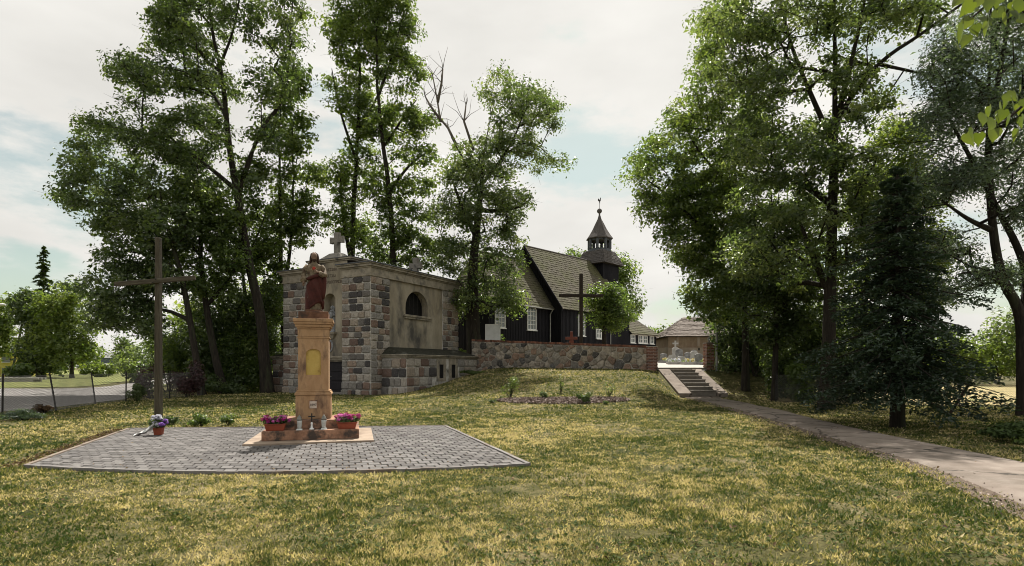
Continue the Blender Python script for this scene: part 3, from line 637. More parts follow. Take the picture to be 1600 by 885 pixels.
for i in range(15):
    s_ = i/14; c = np.array((-.02 - .40*s_, -.10 - .06*s_, .24*(1-s_)**1.6 + .012)); w = .05 + .07*s_ + .03*math.sin(i*1.7)
    for j in range(9):
        k = j/8 - .5; vs.append((c[0] + .05*k, c[1] + 2*w*k*.8, c[2] + .035*math.cos(j*2.4 + i*.6)*(1-.3*s_) + .05*(1-abs(2*k))*(1-s_*.6)))
for i in range(14):
    for j in range(8): fs.append((i*9+j, (i+1)*9+j, (i+1)*9+j+1, i*9+j+1))
MB().add(vs, fs).build('tulle_ribbon', M['white_paint'], bq, smooth=True)

# ------------------------------------------------------------------ granite block helper
def block_meshes(name, n, mat, seed):
    """unit blocks (x,z in -.5...5, front at y=-1) with worn edges"""
    out = []
    for k in range(n):
        r = random.Random(seed+k); v = []; f = []
        j = lambda s_: r.uniform(-s_, s_)
        o4 = [(-.5,-.5),(.5,-.5),(.5,.5),(-.5,.5)]
        ring = []
        for (x, z) in o4:                         # cut corners: eight points
            a = r.uniform(.07,.16); b_ = r.uniform(.07,.16)
            p1 = (x*(1-2*a), z); p2 = (x, z*(1-2*b_))
            ring += [p1, p2] if (x*z < 0) else [p2, p1]
        ring = [ring[i] for i in (0,1,2,3,4,5,6,7)]
        ring.sort(key=lambda p: math.atan2(p[1], p[0]))
        ring = [(x + j(.025), z + j(.025)) for x, z in ring]
        n_ = 8
        v += [(x, 0, z) for x, z in ring] + [(x, -.55 + j(.1), z) for x, z in ring] + [(x*.80, -1.0 + j(.22), z*.80) for x, z in ring]
        v.append((j(.1), -1.1 + j(.2), j(.1)))
        for L in range(2): f += [(L*n_+i, L*n_+(i+1)%n_, (L+1)*n_+(i+1)%n_, (L+1)*n_+i) for i in range(n_)]
        f += [(2*n_+i, 2*n_+(i+1)%n_, 3*n_) for i in range(n_)]
        m = MB().add(v, f).mesh(name); m.materials.append(mat); out.append(m)
    return out
STONES = block_meshes('stone', 8, M['stone'], 40)
def courses(width, z0, z1, ch, cw, seed):
    """rectangles (u, z, w, h) of a coursed wall"""
    r = random.Random(seed); out = []; n = max(1, round((z1-z0)/ch)); hs_ = [r.uniform(.82,1.18) for _ in range(n)]; s_ = sum(hs_); z = z0
    for h in hs_:
        h *= (z1-z0)/s_; k = max(1, round(width/cw + r.uniform(-.6,.6))); ws = [r.uniform(.65,1.35) for _ in range(k)]; t_ = sum(ws); u = 0
        for w_ in ws: w_ *= width/t_; out.append((u+w_/2, z+h/2, w_, h)); u += w_
        z += h
    return out
def lay(parent, org, ang, width, z0, z1, ch=.405, cw=.54, seed=0, proud=.075, gap=.048, skip=None, batter=None, joined=None):
    """stones on a wall face: org = left end (local x,y), ang = direction of the face's run, outside on the right hand"""
    c, s_ = math.cos(ang), math.sin(ang)
    for u, z, w_, h in courses(width, z0, z1, ch, cw, seed):
        if skip and skip(u, z, w_, h): continue
        k = batter(z) if batter else 0.0
        x, y = org[0] + c*u + s_*k, org[1] + s_*u - c*k
        if joined is not None:
            msh = STONES[random.randrange(8)]; Mx = Matrix.Translation((x, y, z)) @ Matrix.Rotation(ang, 4, 'Z') @ Matrix.Diagonal((w_-gap, proud, h-gap, 1))
            joined.add([Mx @ q.co for q in msh.vertices], [tuple(p.vertices) for p in msh.polygons]); continue
        o = bpy.data.objects.new('stone', STONES[random.randrange(8)]); COL.objects.link(o); o.parent = parent
        o.location = (x, y, z); o.rotation_euler = (0, 0, ang); o.scale = (w_-gap, proud*random.uniform(.75,1.3), h-gap)

# ------------------------------------------------------------------ chapel (local: x right along the front, y back, origin at the front right corner)
CH = thing('burial_chapel', 'granite block burial chapel with plastered side, arched window and stone cross', 'chapel', (-8.03, 32.7, 0), R(-28.5))
CW, CD, HT = 7.16, 8.9, 7.6
PW = 2.17                                    # pier width
zc = 6.8                                     # cornice underside
mb = MB()
for x0, x1, y0, y1 in ((-CW, -CW+PW, .0, 1.6), (-PW, 0, .0, 1.6), (-1.85, -.02, CD-1.85, CD-.02)): MB().box(x0, x1, y0, y1, -.4, zc).build('pier_core', M['mortar'], CH)
# plaster walls, the side with a stilted arch opening
def arch_wall(x_out, x_in, y0, y1, z0, z1, cy, r, zb, zs, parent, mat, name='side_wall', seg=14):
    arc = [(cy + r*math.cos(a), zs + r*.95*math.sin(a)) for a in np.linspace(0, math.pi, seg+1)]
    hole = [(cy-r, zb), (cy+r, zb)] + arc; n = len(hole); mb = MB()
    V = [(x_out, y, z) for y, z in hole] + [(x_in, y, z) for y, z in hole]
    f = [(i, (i+1)%n, (i+1)%n+n, i+n) for i in range(n)]
    O = 2*n; V += [(x_out, y, z) for y, z in ((y0,z0),(y1,z0),(y1,zs),(y1,z1),(y0,z1),(y0,zs))]
    mid = 2 + len(arc)//2
    f += [(O, O+1, 1, 0), (O+1, O+2, 2, 1), (O+5, O, 0, n-1), tuple([O+2, O+3] + list(range(mid, 1, -1))), tuple([O+4, O+5] + list(range(n-1, mid-1, -1))), (O+3, O+4, mid)]
    mb.add(V, f); return mb.build(name, mat, parent)
arch_wall(-.06, -.55, 1.58, CD-1.82, -.4, zc, 4.32, 1.15, 4.85, 5.30, CH, M['plaster'])
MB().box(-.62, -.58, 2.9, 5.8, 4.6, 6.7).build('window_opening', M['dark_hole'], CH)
mb = MB().box(-.12, .10, 2.95, 5.68, 4.72, 4.85); mb.box(-.12, .05, 3.05, 5.58, 4.60, 4.7195); mb.build('window_sill', M['plaster_trim'], CH, bevel=.02)
wb = MB()
for k in range(5): wb.tube([(-.35, 3.5+k*.42, 4.85), (-.35, 3.5+k*.42, 6.35)], .014, 5)
wb.build('window_bars', M['iron'], CH)
# core behind
MB().box(-CW+.1, -.63, 1.62, CD-.1, -.4, HT-.25).build('core_wall', M['plaster'], CH)
# front centre with a round-headed niche
ncx = -CW/2; hw = (CW-2*PW)/2; nr = .47; nzb, nzs = 3.70, 5.58
arc = [(ncx + nr*math.cos(a), nzs + nr*math.sin(a)) for a in np.linspace(0, math.pi, 13)]
hole = [(ncx-nr, nzb), (ncx+nr, nzb)] + arc; n = len(hole); fy = .38
V = [(x, fy, z) for x, z in hole] + [(x, fy+.55, z) for x, z in hole]
f = [(i, (i+1)%n, (i+1)%n+n, i+n) for i in range(n)] + [tuple(range(n, 2*n))]
O = 2*n; xa, xb, za, zb2 = -CW+PW-.02, -PW+.02, 2.0, 8.0
V += [(x, fy, z) for x, z in ((xa,za),(xb,za),(xb,nzs),(xb,zb2),(xa,zb2),(xa,nzs))]; mid = 2 + len(arc)//2
f += [(O, O+1, 1, 0), (O+1, O+2, 2, 1), (O+5, O, 0, n-1), tuple([O+2, O+3] + list(range(mid, 1, -1))), tuple([O+4, O+5] + list(range(n-1, mid-1, -1))), (O+3, O+4, mid)]
MB().add(V, f).build('front_wall', M['plaster'], CH)
MB().box(-CW+PW-.35, -PW+.35, .95, 1.7, 6.7, 8.0).build('parapet_core', M['plaster'], CH)
mb = MB()
mb.box(-CW+PW-.38, -PW+.38, .30, 1.75, 7.92, 8.0); mb.box(-CW+PW-.45, -PW+.45, .22, 1.82, 8.0005, 8.10)
mb.build('parapet_cornice', M['plaster_trim'], CH, bevel=.02)
MB().box(-CW+PW-.47, -PW+.47, .20, 1.85, 8.1005, 8.135).build('parapet_capping', M['capping'], CH)
MB().frustum((ncx-.95,ncx+.95,.35,1.6), (ncx-.40,ncx+.40,.75,1.2), 8.1355, 8.55).build('cross_base', M['greystone'], CH, bevel=.02)
def stone_cross(name, x, y, z, h, aw, th, d):
    mb = MB(); e = th*.6
    out = [(-th,0),(th,0),(th,h*.52),(aw-.04,h*.52-.04),(aw,h*.52-.05),(aw,h*.52+2*th+.05),(aw-.04,h*.52+2*th+.04),(th,h*.52+2*th),(th+.04,h),(-th-.04,h),(-th,h*.52+2*th),(-aw+.04,h*.52+2*th+.04),(-aw,h*.52+2*th+.05),(-aw,h*.52-.05),(-aw+.04,h*.52-.04),(-th,h*.52)]
    mb.prism([(x+a, z+b_) for a, b_ in out], 'y', y-d, y+d); return mb.build(name, M['greystone'], CH, bevel=.025)
stone_cross('roof_cross', ncx+.02, .97, 8.55, 1.28, .50, .155, .14)
stone_cross('roof_cross', -1.55, 6.1, 7.5, 1.45, .48, .16, .14)
# pier cornices: moulding, frieze, crown, capping; they break forward over the piers
def cornice(x0, x1, y0, y1):
    mb = MB()
    for e, z0, z1 in ((.09,zc,zc+.09),(.045,zc+.0905,zc+.48),(.10,zc+.4805,zc+.55),(.20,zc+.5505,zc+.68),(.27,zc+.6805,zc+.745)): mb.box(x0-e, x1+e, y0-e, y1+e, z0, z1)
    mb.build('cornice', M['plaster_trim'], CH, bevel=.018)
    MB().box(x0-.31, x1+.31, y0-.31, y1+.31, zc+.7455, HT).build('cornice_capping', M['capping'], CH, bevel=.01)
cornice(-CW, -CW+PW, 0, CD); cornice(-PW, 0, 0, CD)
MB().box(-CW+.3, -.3, .9, CD+.2, HT+.001, HT+.06).build('roof_sheet', M['capping'], CH)
# lettering above the niche, shelf, oval shield, door ledge
mb = MB(); r_ = random.Random(5)
for z, x0, x1 in ((7.40,-.75,.62),(7.02,-.55,.45),(6.64,-.95,.95)):
    x = x0
    while x < x1:
        w_ = r_.uniform(.085,.13)
        mb.box(ncx+x, ncx+x+.022, fy-.012, fy+.01, z, z+.17)
        k = r_.randrange(4)
        if k != 1: mb.box(ncx+x+.0225, ncx+x+w_, fy-.012, fy+.01, z+.146, z+.17)
        if k != 2: mb.box(ncx+x+.0225, ncx+x+w_, fy-.012, fy+.01, z, z+.024)
        if k in (1,2): mb.box(ncx+x+w_-.022, ncx+x+w_, fy-.0125, fy+.01, z+.0245, z+.145)
        x += w_ + .045
mb.build('inscription', M['ink'], CH)['kind'] = 'stuff'
mb = MB().box(ncx-.62, ncx+.62, .12, fy+.02, 3.58, 3.70); mb.frustum((ncx-.35,ncx+.35,.30,fy+.02), (ncx-.55,ncx+.55,.18,fy+.02), 3.30, 3.5795); mb.build('niche_shelf', M['plaster_trim'], CH, bevel=.02)
mb = MB(); pr = [(ncx + .30*math.cos(a), 2.88 + .40*math.sin(a)) for a in np.linspace(0, 2*math.pi, 18, endpoint=False)]
sh = MB().prism(pr, 'y', fy-.06, fy+.01).build('oval_shield', M['figure_grey'], CH, bevel=.02)
MB().prism([(ncx + .2*math.cos(a), 2.88 + .29*math.sin(a)) for a in np.linspace(0, 2*math.pi, 18, endpoint=False)], 'y', fy-.08, fy-.055).build('shield_relief', M['statue_base'], sh)
mb = MB().box(-CW+PW-.05, -PW+.05, .14, .9, 2.02, 2.15); mb.box(-CW+PW-.05, -PW+.05, .06, .9, 2.1505, 2.26); mb.box(-CW+PW-.05, -PW+.05, .22, .9, 1.93, 2.0195); mb.build('door_ledge', M['plaster_trim'], CH, bevel=.02)
dr = thing('door', None, None, (0,0,0)); dr.parent = CH
for k in range(2):
    x0 = -CW+PW+.0 + k*hw; leaf = MB().box(x0+.01, x0+hw-.01, .36, .44, .12, 1.93).build('door_leaf', M['door'], dr, bevel=.01)
    for i in range(3):
        mb = MB().box(x0+.16, x0+hw-.16, .325, .3595, .25+i*.55, .70+i*.55); mb.build('door_panel', M['door'], dr, bevel=.02)
MB().tube([(-PW-hw+.12,.30,1.05),(-PW-hw+.26,.29,1.05)], .018, 6).build('door_handle', M['zinc'], dr)
MB().box(-CW+PW-.01, -PW+.01, -.12, .5, -.1, .115).build('door_step', M['greystone'], CH, bevel=.02)
# stones of the piers
bat = lambda z: max(0, .8 - z)*.16
lay(CH, (-PW, 0), 0, PW, -.05, zc, seed=1, batter=bat); lay(CH, (-CW, 0), 0, PW, -.05, zc, seed=2, batter=bat)
lay(CH, (0, 0), R(90), 1.6, -.05, zc, seed=3, batter=lambda z: bat(z)*.5, cw=.55)
j = MB(); lay(CH, (-.02, CD-1.85), R(90), 1.85, 2.2, zc, seed=4, joined=j)
o = j.build('rear_pier_stones', M['stone_joined'], CH); o['kind'] = 'stuff'
MB().box(-.001, .05, .78, 1.02, 6.42, 6.66).build('vent_hole', M['dark_hole'], CH)
# low side annexes
AW, A0, A1, AH = 1.85, .9, 8.35, 2.12
def annex(side):
    mb = MB()
    if side > 0: x0, x1 = .04, AW
    else: x0, x1 = -CW-2.1, -CW-.04
    MB().box(x0, x1, A0, A1, -.5, AH).build('annex_core', M['mortar'], CH)
    mb = MB(); e = .0
    for e, z0, z1 in ((.06,AH,AH+.07),(.12,AH+.0705,AH+.15),(.17,AH+.1505,AH+.21)): mb.box(x0-(e if side<0 else 0), x1+(e if side>0 else 0), A0-e, A1+e, z0, z1)
    mb.build('annex_ledge', M['plaster_trim'], CH, bevel=.02)
    mb = MB()
    if side > 0: mb.frustum((x0, x1+.12, A0-.1, A1+.1), (x0, x0+.25, A0+.5, A1), AH+.2105, AH+.66)
    else: mb.frustum((x0-.12, x1, A0-.1, A1+.1), (x1-.25, x1, A0+.5, A1), AH+.2105, AH+.66)
    mb.build('annex_roof', M['moss'], CH, bevel=.03)
annex(1); annex(-1)
lay(CH, (.06, A0), 0, AW-.06, -.05, AH, seed=5, ch=.52, cw=.52, batter=lambda z: max(0,.7-z)*.12)
lay(CH, (-CW-2.1, A0), 0, 2.05, -.05, AH, seed=6, ch=.45, cw=.55, batter=lambda z: max(0,.9-z)*.12)
vents = [(3.75, 4.75), (5.05, 6.05)]
def sk(u, z, w_, h):
    y = A0 + u
    return any(a - w_/2 < y < b_ + w_/2 for a, b_ in vents) or z + h/2 < g(-8.03 + .879*AW + .477*y, 32.7 - .477*AW + .879*y) - .1
lay(CH, (AW, A0), R(90), A1-A0, -.05, AH, seed=7, ch=.52, cw=.62, skip=sk)
for a, b_ in vents:
    fr = MB().box(AW-.01, AW+.05, a+.02, a+.28, .75, AH-.01); fr.box(AW-.01, AW+.05, b_-.28, b_-.02, .75, AH-.01); fr.box(AW-.01, AW+.05, a+.2801, b_-.2801, AH-.36, AH-.01); fr.box(AW-.01, AW+.07, a+.2801, b_-.2801, .75, .92)
    v_ = fr.build('vent_window', M['plaster_trim'], CH, bevel=.01)
    MB().box(AW-.005, AW+.008, a+.2802, b_-.2802, .921, AH-.361).build('vent_opening', M['dark_hole'], v_)

# grey figure in the niche
c0 = math.cos(R(-28.5)); s0 = math.sin(R(-28.5))
def chw(x, y): return (-8.03 + c0*x - s0*y, 32.7 + s0*x + c0*y)
ns = thing('niche_figure', 'weathered grey mother and child figure inside the chapel niche', 'statue', (*chw(ncx, fy+.22), 3.7005), R(-28.5))
key = [(0,0,0,.27,.20),(.5,0,0,.25,.19),(.9,0,0,.24,.18),(1.15,0,0,.25,.17),(1.3,0,0,.18,.13),(1.36,0,0,.07,.07),(1.42,0,0,.06,.06)]
fg = loft(interp_rings(key, 22), 28, tun)
fg.ball((.0,-.03,1.50), .10, 12, 8, (.9,1,1.2)); fg.tube([(-.2,-.02,1.2),(-.28,-.08,.98),(-.08,-.22,.92)], [.075,.08,.06], 8); fg.tube([(.2,-.02,1.2),(.27,-.08,1.02),(.10,-.22,1.0)], [.075,.08,.06], 8)
fg.tube([(.1,-.19,.85),(.12,-.21,1.05),(.10,-.20,1.2)], [.08,.10,.07], 8); fg.ball((.11,-.21,1.28), .075, 10, 7)
fg.tube([(-.11,.0,1.30),(-.12,.03,1.5),(0,.03,1.63),(.12,.03,1.5),(.11,.0,1.30)], .045, 8)
fg.build('figure', M['figure_grey'], ns, smooth=True)
MB().box(-.3,.3,-.2,.2,0,.06).build('figure_base', M['figure_grey'], ns)

# ------------------------------------------------------------------ field stone wall with brick coping
WA, WB = np.array((-2.75, 39.4)), np.array((8.05, 34.25))
wd = (WB-WA); WL = float(np.linalg.norm(wd)); wang = math.atan2(wd[1], wd[0])
wall = thing('churchyard_wall', 'field stone churchyard wall with thin red brick coping', 'wall', (WA[0], WA[1], 0), wang)
def wtop(u): return 3.50 - .62*(u/WL)
def wbot(u): p = WA + wd*(u/WL); return g(p[0], p[1]-.2) - .12
nseg = 24; mb = MB()
for k in range(nseg):
    u0, u1 = WL*k/nseg, WL*(k+1)/nseg
    mb.add([(u0,0,wbot(u0)-.4),(u1,0,wbot(u1)-.4),(u1,0,wtop(u1)-.13),(u0,0,wtop(u0)-.13),(u0,.5,wbot(u0)-.4),(u1,.5,wbot(u1)-.4),(u1,.5,wtop(u1)-.13),(u0,.5,wtop(u0)-.13)],
           [(0,1,2,3),(5,4,7,6),(3,2,6,7),(0,3,7,4),(1,5,6,2)])
mb.build('wall_core', M['mortar_wall'], wall)
def clip_poly(poly, p, nrm):
    out = []
    for i in range(len(poly)):
        a, b_ = poly[i], poly[(i+1) % len(poly)]; da = (a[0]-p[0])*nrm[0] + (a[1]-p[1])*nrm[1]; db = (b_[0]-p[0])*nrm[0] + (b_[1]-p[1])*nrm[1]
        if da <= 0: out.append(a)
        if da*db < 0:
            t_ = da/(da-db); out.append((a[0]+(b_[0]-a[0])*t_, a[1]+(b_[1]-a[1])*t_))
    return out
def voronoi(pts, box_poly):
    cells = []
    P = np.array(pts)
    for i, p in enumerate(pts):
        poly = list(box_poly); d = np.hypot(P[:,0]-p[0], P[:,1]-p[1]); order = np.argsort(d)[1:16]
        for k in order:
            q_ = pts[k]; poly = clip_poly(poly, ((p[0]+q_[0])/2, (p[1]+q_[1])/2), (q_[0]-p[0], q_[1]-p[1]))
            if len(poly) < 3: break
        cells.append(poly)
    return cells
r_ = random.Random(77); pts = []
tries = 0
while len(pts) < 260 and tries < 14000:
    tries += 1; u = r_.uniform(.0, WL-.0); z = r_.uniform(1.0, 3.4); rad = .16 + .62*r_.random()**1.3 + .12*(u/WL)
    if z > wtop(u) - .16 or z < wbot(u): continue
    if all(math.hypot((u-a), (z-b_)*1.15) > .5*(rad+c_) for a, b_, c_ in pts): pts.append((u, z, rad))
sites = [(a, b_) for a, b_, _ in pts]
cells = voronoi(sites, [(0,.7),(WL,.7),(WL,wtop(WL)-.15),(0,wtop(0)-.15)])
for poly in cells:
    if len(poly) < 3: continue
    cx = sum(p[0] for p in poly)/len(poly); cz = sum(p[1] for p in poly)/len(poly)
    sh = [(p[0]-cx, p[1]-cz) for p in poly]
    rr = min(math.hypot(*p) for p in sh)
    if rr < .04: continue
    sm = []
    for i in range(len(sh)):                     # cut the corners, then shrink for the mortar joint
        a, b_ = sh[i], sh[(i+1) % len(sh)]
        e_ = r_.uniform(.05,.16); sm += [(a[0]*(1-e_)+b_[0]*e_, a[1]*(1-e_)+b_[1]*e_), (a[0]*e_+b_[0]*(1-e_), a[1]*e_+b_[1]*(1-e_))]
    k_ = 1 - r_.uniform(.004,.032)/max(rr, .12); sm = [(p[0]*k_ + r_.uniform(-.012,.012), p[1]*k_ + r_.uniform(-.012,.012)) for p in sm]
    n = len(sm); dep = r_.uniform(.05,.10)
    V = [(p[0], .03, p[1]) for p in sm] + [(p[0]*.97, -dep*.55, p[1]*.97) for p in sm] + [(p[0]*.72, -dep + r_.uniform(-.02,.02), p[1]*.72) for p in sm] + [(r_.uniform(-.03,.03), -dep*1.1, r_.uniform(-.03,.03))]
    f = [(L*n+i, L*n+(i+1)%n, (L+1)*n+(i+1)%n, (L+1)*n+i) for L in range(2) for i in range(n)] + [(2*n+i, 2*n+(i+1)%n, 3*n) for i in range(n)]
    o = MB().add(V, f).build('field_stone', M['boulder'], wall); o.location = (cx, 0, cz)
mb = MB(); u = 0.02
bm_ = MB().box(-.5,.5,-.5,.5,-.5,.5).mesh('brick'); bm_.materials.append(M['brick'])
k = 0
while u < WL-.1:
    w_ = .125*random.uniform(.95,1.05)*1.0; zt = wtop(u)
    o = bpy.data.objects.new('brick', bm_); COL.objects.link(o); o.parent = wall; o.location = (u+w_/2, .235+random.uniform(-.015,.015), zt-.065+random.uniform(-.012,.012)); o.scale = (w_-.015, .60, .125); o.rotation_euler = (random.uniform(-.03,.03), random.uniform(-.03,.03)+.057, random.uniform(-.02,.02))
    u += w_ + .004
# gate pillars built of single bricks
def pillar(label, x, y, w_, z0, z1, rz, urn):
    t_ = thing('gate_pillar', label, 'pillar', (x, y, z0), rz, 'brick pillars of the churchyard gate')
    H = z1 - z0; nz = int(H/.088)
    MB().box(-w_/2+.012, w_/2-.012, -w_/2+.012, w_/2-.012, -.3, nz*.088-.01).build('pillar_core', M['mortar'], t_)
    for i in range(nz):
        z = i*.088 + .04; L = w_/2
        rows = [(-L/2, -w_/2+.06), (L/2, -w_/2+.06)] if i % 2 else [(-w_/2+.06, -w_/2+.125), (0, -w_/2+.06), (w_/2-.06, -w_/2+.125)]
        specs = [(-L/2, -w_/2+.05, L-.012, .10), (L/2, -w_/2+.05, L-.012, .10)] if i % 2 else [(-w_/2+.06, -w_/2+.10, .115, .20), (0, -w_/2+.05, w_-.26, .10), (w_/2-.06, -w_/2+.10, .115, .20)]
        sides = [(s_*(w_/2-.05), L/2*q_ + .03) for s_ in (-1,1) for q_ in ((.1,1) if i % 2 else (.0,.9))]
        for x_, y_, a, b_ in specs:
            o = bpy.data.objects.new('brick', bm_); COL.objects.link(o); o.parent = t_; o.location = (x_, y_, z); o.scale = (a, b_, .074); o.rotation_euler = (0, 0, random.uniform(-.02,.02))
        s_ = -1 if x > 10 else 1
        for q_ in ((.02,.24) if i % 2 else (-.06,.16)):
            o = bpy.data.objects.new('brick', bm_); COL.objects.link(o); o.parent = t_; o.location = (s_*(w_/2-.05), q_*w_/.5 + (.0), z); o.scale = (.10, .20*w_/.5, .0735)
    if urn:
        MB().box(-w_/2-.03, w_/2+.03, -w_/2-.03, w_/2+.03, nz*.088-.009, nz*.088+.05).build('pillar_cap', M['greystone'], t_)
        MB().lathe([(.09,nz*.088+.0505),(.05,nz*.088+.12),(.10,nz*.088+.22),(.11,nz*.088+.30),(.06,nz*.088+.36),(.02,nz*.088+.42)], 10).build('urn', M['greystone'], t_, True)
    else: MB().box(-w_/2-.005, w_/2+.005, -w_/2-.005, w_/2+.005, nz*.088-.0095, nz*.088+.04).build('pillar_cap', M['mortar_wall'], t_)
pillar('red brick gate pillar ending the field stone wall', 8.34, 34.35, .56, 1.30, 2.88, wang, False)
pillar('red brick gate pillar with small urn beside the grey post', 11.83, 34.6, .48, 1.35, 3.05, R(4), True)
pst = MB().tube([(0,0,-.3),(0,0,2.95)], .07, 10).build('steel_post', M['steel_post']); pst.location = (12.12, 34.1, 1.28); tag(pst, 'plain grey steel post beside the right brick gate pillar', 'post')

# ------------------------------------------------------------------ steps
stp = thing('concrete_steps', 'flight of concrete steps climbing to the churchyard gate', 'steps', (10.0, 30, 0))
for k in range(7):
    z1 = .21 + (k+1)*.18; y0 = .0 + k*.575
    MB().box(-.62, .68, y0, y0+.78, z1-.06, z1).box(-.60, .66, y0+.03, y0+.9, z1-.30, z1-.0605).build('step', M['concrete_step'], stp, bevel=.008)
for nm, x0, x1 in (('side_ramp', -1.30, -.635), ('side_ramp', .70, 1.25)):
    mb = MB(); nn = 8
    for k in range(nn):
        ya, yb = 4.25*k/nn, 4.25*(k+1)/nn; za, zb_ = .24+ya/4.25*1.25, .24+yb/4.25*1.25 
        mb.add([(x0,ya,za-.5),(x1,ya,za-.5),(x1,ya,za),(x0,ya,za),(x0,yb-.012,zb_-.5),(x1,yb-.012,zb_-.5),(x1,yb-.012,zb_),(x0,yb-.012,zb_)], [(0,1,2,3),(5,4,7,6),(3,2,6,7),(0,3,7,4),(1,5,6,2)])
    mb.build(nm, M['concrete'], stp)
MB().box(-1.38, 1.62, 4.35, 4.75, 1.30, 1.575).build('threshold', M['concrete_step'], stp, bevel=.01)

# ------------------------------------------------------------------ wooden church (local: x along the ridge, y left of it)
CR = math.atan2(.733, .68); CO = (1.33, 52.2, 1.8)
ch = thing('wooden_church', 'black boarded wooden church with mossy shingle roof and lantern tower', 'church', CO, CR)
def cz(z): return z - CO[2]
def boards(mb, p, q_, z0, z1f, step=.19):
    """vertical boards with cover strips along a wall from p to q (local xy); z1f(u) = top"""
    p, q_ = np.array(p, float), np.array(q_, float); L = np.linalg.norm(q_-p); d = (q_-p)/L; nn = np.array((d[1], -d[0])); n = max(1, int(L/step))
    for i in range(n):
        u0, u1 = L*i/n, L*(i+1)/n; e = .02 + .008*random.random()
        for a, b_, o0, o1 in ((u0+.004, u1-.004, -.02, e), (u1-.03, u1+.03, e-.001, e+.028)):
            A, B = p + d*a + nn*o0, p + d*b_ + nn*o0; C, D = p + d*b_ + nn*o1, p + d*a + nn*o1; za, zb_ = z1f(min(a, L)), z1f(min(b_, L))
            mb.add([(*A,z0),(*B,z0),(*C,z0),(*D,z0),(*A,za),(*B,zb_),(*C,zb_),(*D,za)], [(2,3,7,6),(1,2,6,5),(3,0,4,7),(4,5,6,7)])
def shingles(mb, a, b_, c, d, rows, w=.2, lift=.035, jit=.02):
    """eave a->b, ridge d->c"""
    a, b_, c, d = (np.array(p, float) for p in (a, b_, c, d)); nrm = np.cross(b_-a, d-a); nrm /= np.linalg.norm(nrm)
    if nrm[2] < 0: nrm = -nrm
    for r in range(rows):
        s0, s1 = r/rows, min(1, (r+1.35)/rows); l0, r0, l1, r1 = a+(d-a)*s0, b_+(c-b_)*s0, a+(d-a)*s1, b_+(c-b_)*s1
        n = max(1, int(round(np.linalg.norm(r0-l0)/w)))
        cuts = [0] + sorted(min(.999, max(.001, (k + random.uniform(-.3,.3))/n)) for k in range(1, n)) + [1]
        dn = (a-d)/np.linalg.norm(a-d)
        for k in range(n):
            t0, t1 = cuts[k], cuts[k+1]; h = lift*random.uniform(.7,1.4); dd = dn*random.uniform(-jit, jit)
            p0, p1 = l0+(r0-l0)*t0, l0+(r0-l0)*t1; q0, q1 = l1+(r1-l1)*t0, l1+(r1-l1)*t1
            P0, P1 = p0+nrm*h+dd, p1+nrm*h*random.uniform(.8,1.2)+dd
            mb.add([P0, P1, q1+nrm*.004, q0+nrm*.004, p0+dd, p1+dd], [(0,1,2,3),(4,5,1,0)])
EN, RN, EC, RC, NW, CW2, NL = cz(7.05), cz(12.56), cz(7.1), cz(11.2), 3.96, 2.86, 10.9
core = MB()
core.prism([(-NW,-.4),(NW,-.4),(NW,EN),(0,RN-.12),(-NW,EN)], 'x', 0.0, NL)
core.build('nave_wall_core', M['black_wood'], ch)
core = MB().prism([(-.02,-CW2),(-.02,CW2),(-7.7,CW2),(-8.8,1.3),(-8.8,-1.3),(-7.7,-CW2)][::-1], 'z', -.4, EC).build('chancel_wall_core', M['black_wood'], ch)
bd = MB()
boards(bd, (0,-NW), (NL,-NW), -.2, lambda u: EN)
boards(bd, (0,NW), (0,-NW), -.2, lambda u: EN + (RN-EN)*(1-abs(u-NW)/NW) - .15)
boards(bd, (-7.7,-CW2), (-.02,-CW2), -.2, lambda u: EC)
boards(bd, (-8.8,-1.3), (-7.7,-CW2), -.2, lambda u: EC)
boards(bd, (-8.8,1.3), (-8.8,-1.3), -.2, lambda u: EC)
o = bd.build('wall_boards', M['black_wood'], ch); o['kind'] = 'stuff'
# roofs
ov = .38; sl = (RN-EN)/NW
rs = MB(); MBs = MB()
e_z = EN - sl*ov*.9
MBs.add([(-.35,-NW-ov,e_z-.03),(NL,-NW-ov,e_z-.03),(NL,0,RN-.03),(-.35,0,RN-.03),(-.35,NW+ov,e_z-.03),(NL,NW+ov,e_z-.03)], [(0,1,2,3),(3,2,5,4)])
shingles(rs, (-.35,-NW-ov,e_z), (NL,-NW-ov,e_z), (NL,0,RN), (-.35,0,RN), 26)
shingles(rs, (NL,NW+ov,e_z), (-.35,NW+ov,e_z), (-.35,0,RN), (NL,0,RN), 14, .5)
slc = (RC-EC)/CW2; ez = EC - slc*ov*.9
hipx = -6.2
cr_ = [(-.02,-CW2-ov,ez), (-7.85,-CW2-ov,ez), (-9.15,-1.45,ez), (-9.15,1.45,ez), (-7.85,CW2+ov,ez), (-.02,CW2+ov,ez)]
hp = (hipx,0,RC); re = (-.02,0,RC)
MBs.add([(p[0],p[1],p[2]-.03) for p in cr_] + [(*hp[:2],RC-.03),(*re[:2],RC-.03)], [(1,0,7,6),(2,1,6),(3,2,6),(4,3,6),(5,4,6,7)])
shingles(rs, cr_[1], cr_[0], re, hp, 20); shingles(rs, cr_[2], cr_[1], hp, hp, 20); shingles(rs, cr_[3], cr_[2], hp, hp, 20); shingles(rs, cr_[4], cr_[3], hp, hp, 14, .4)
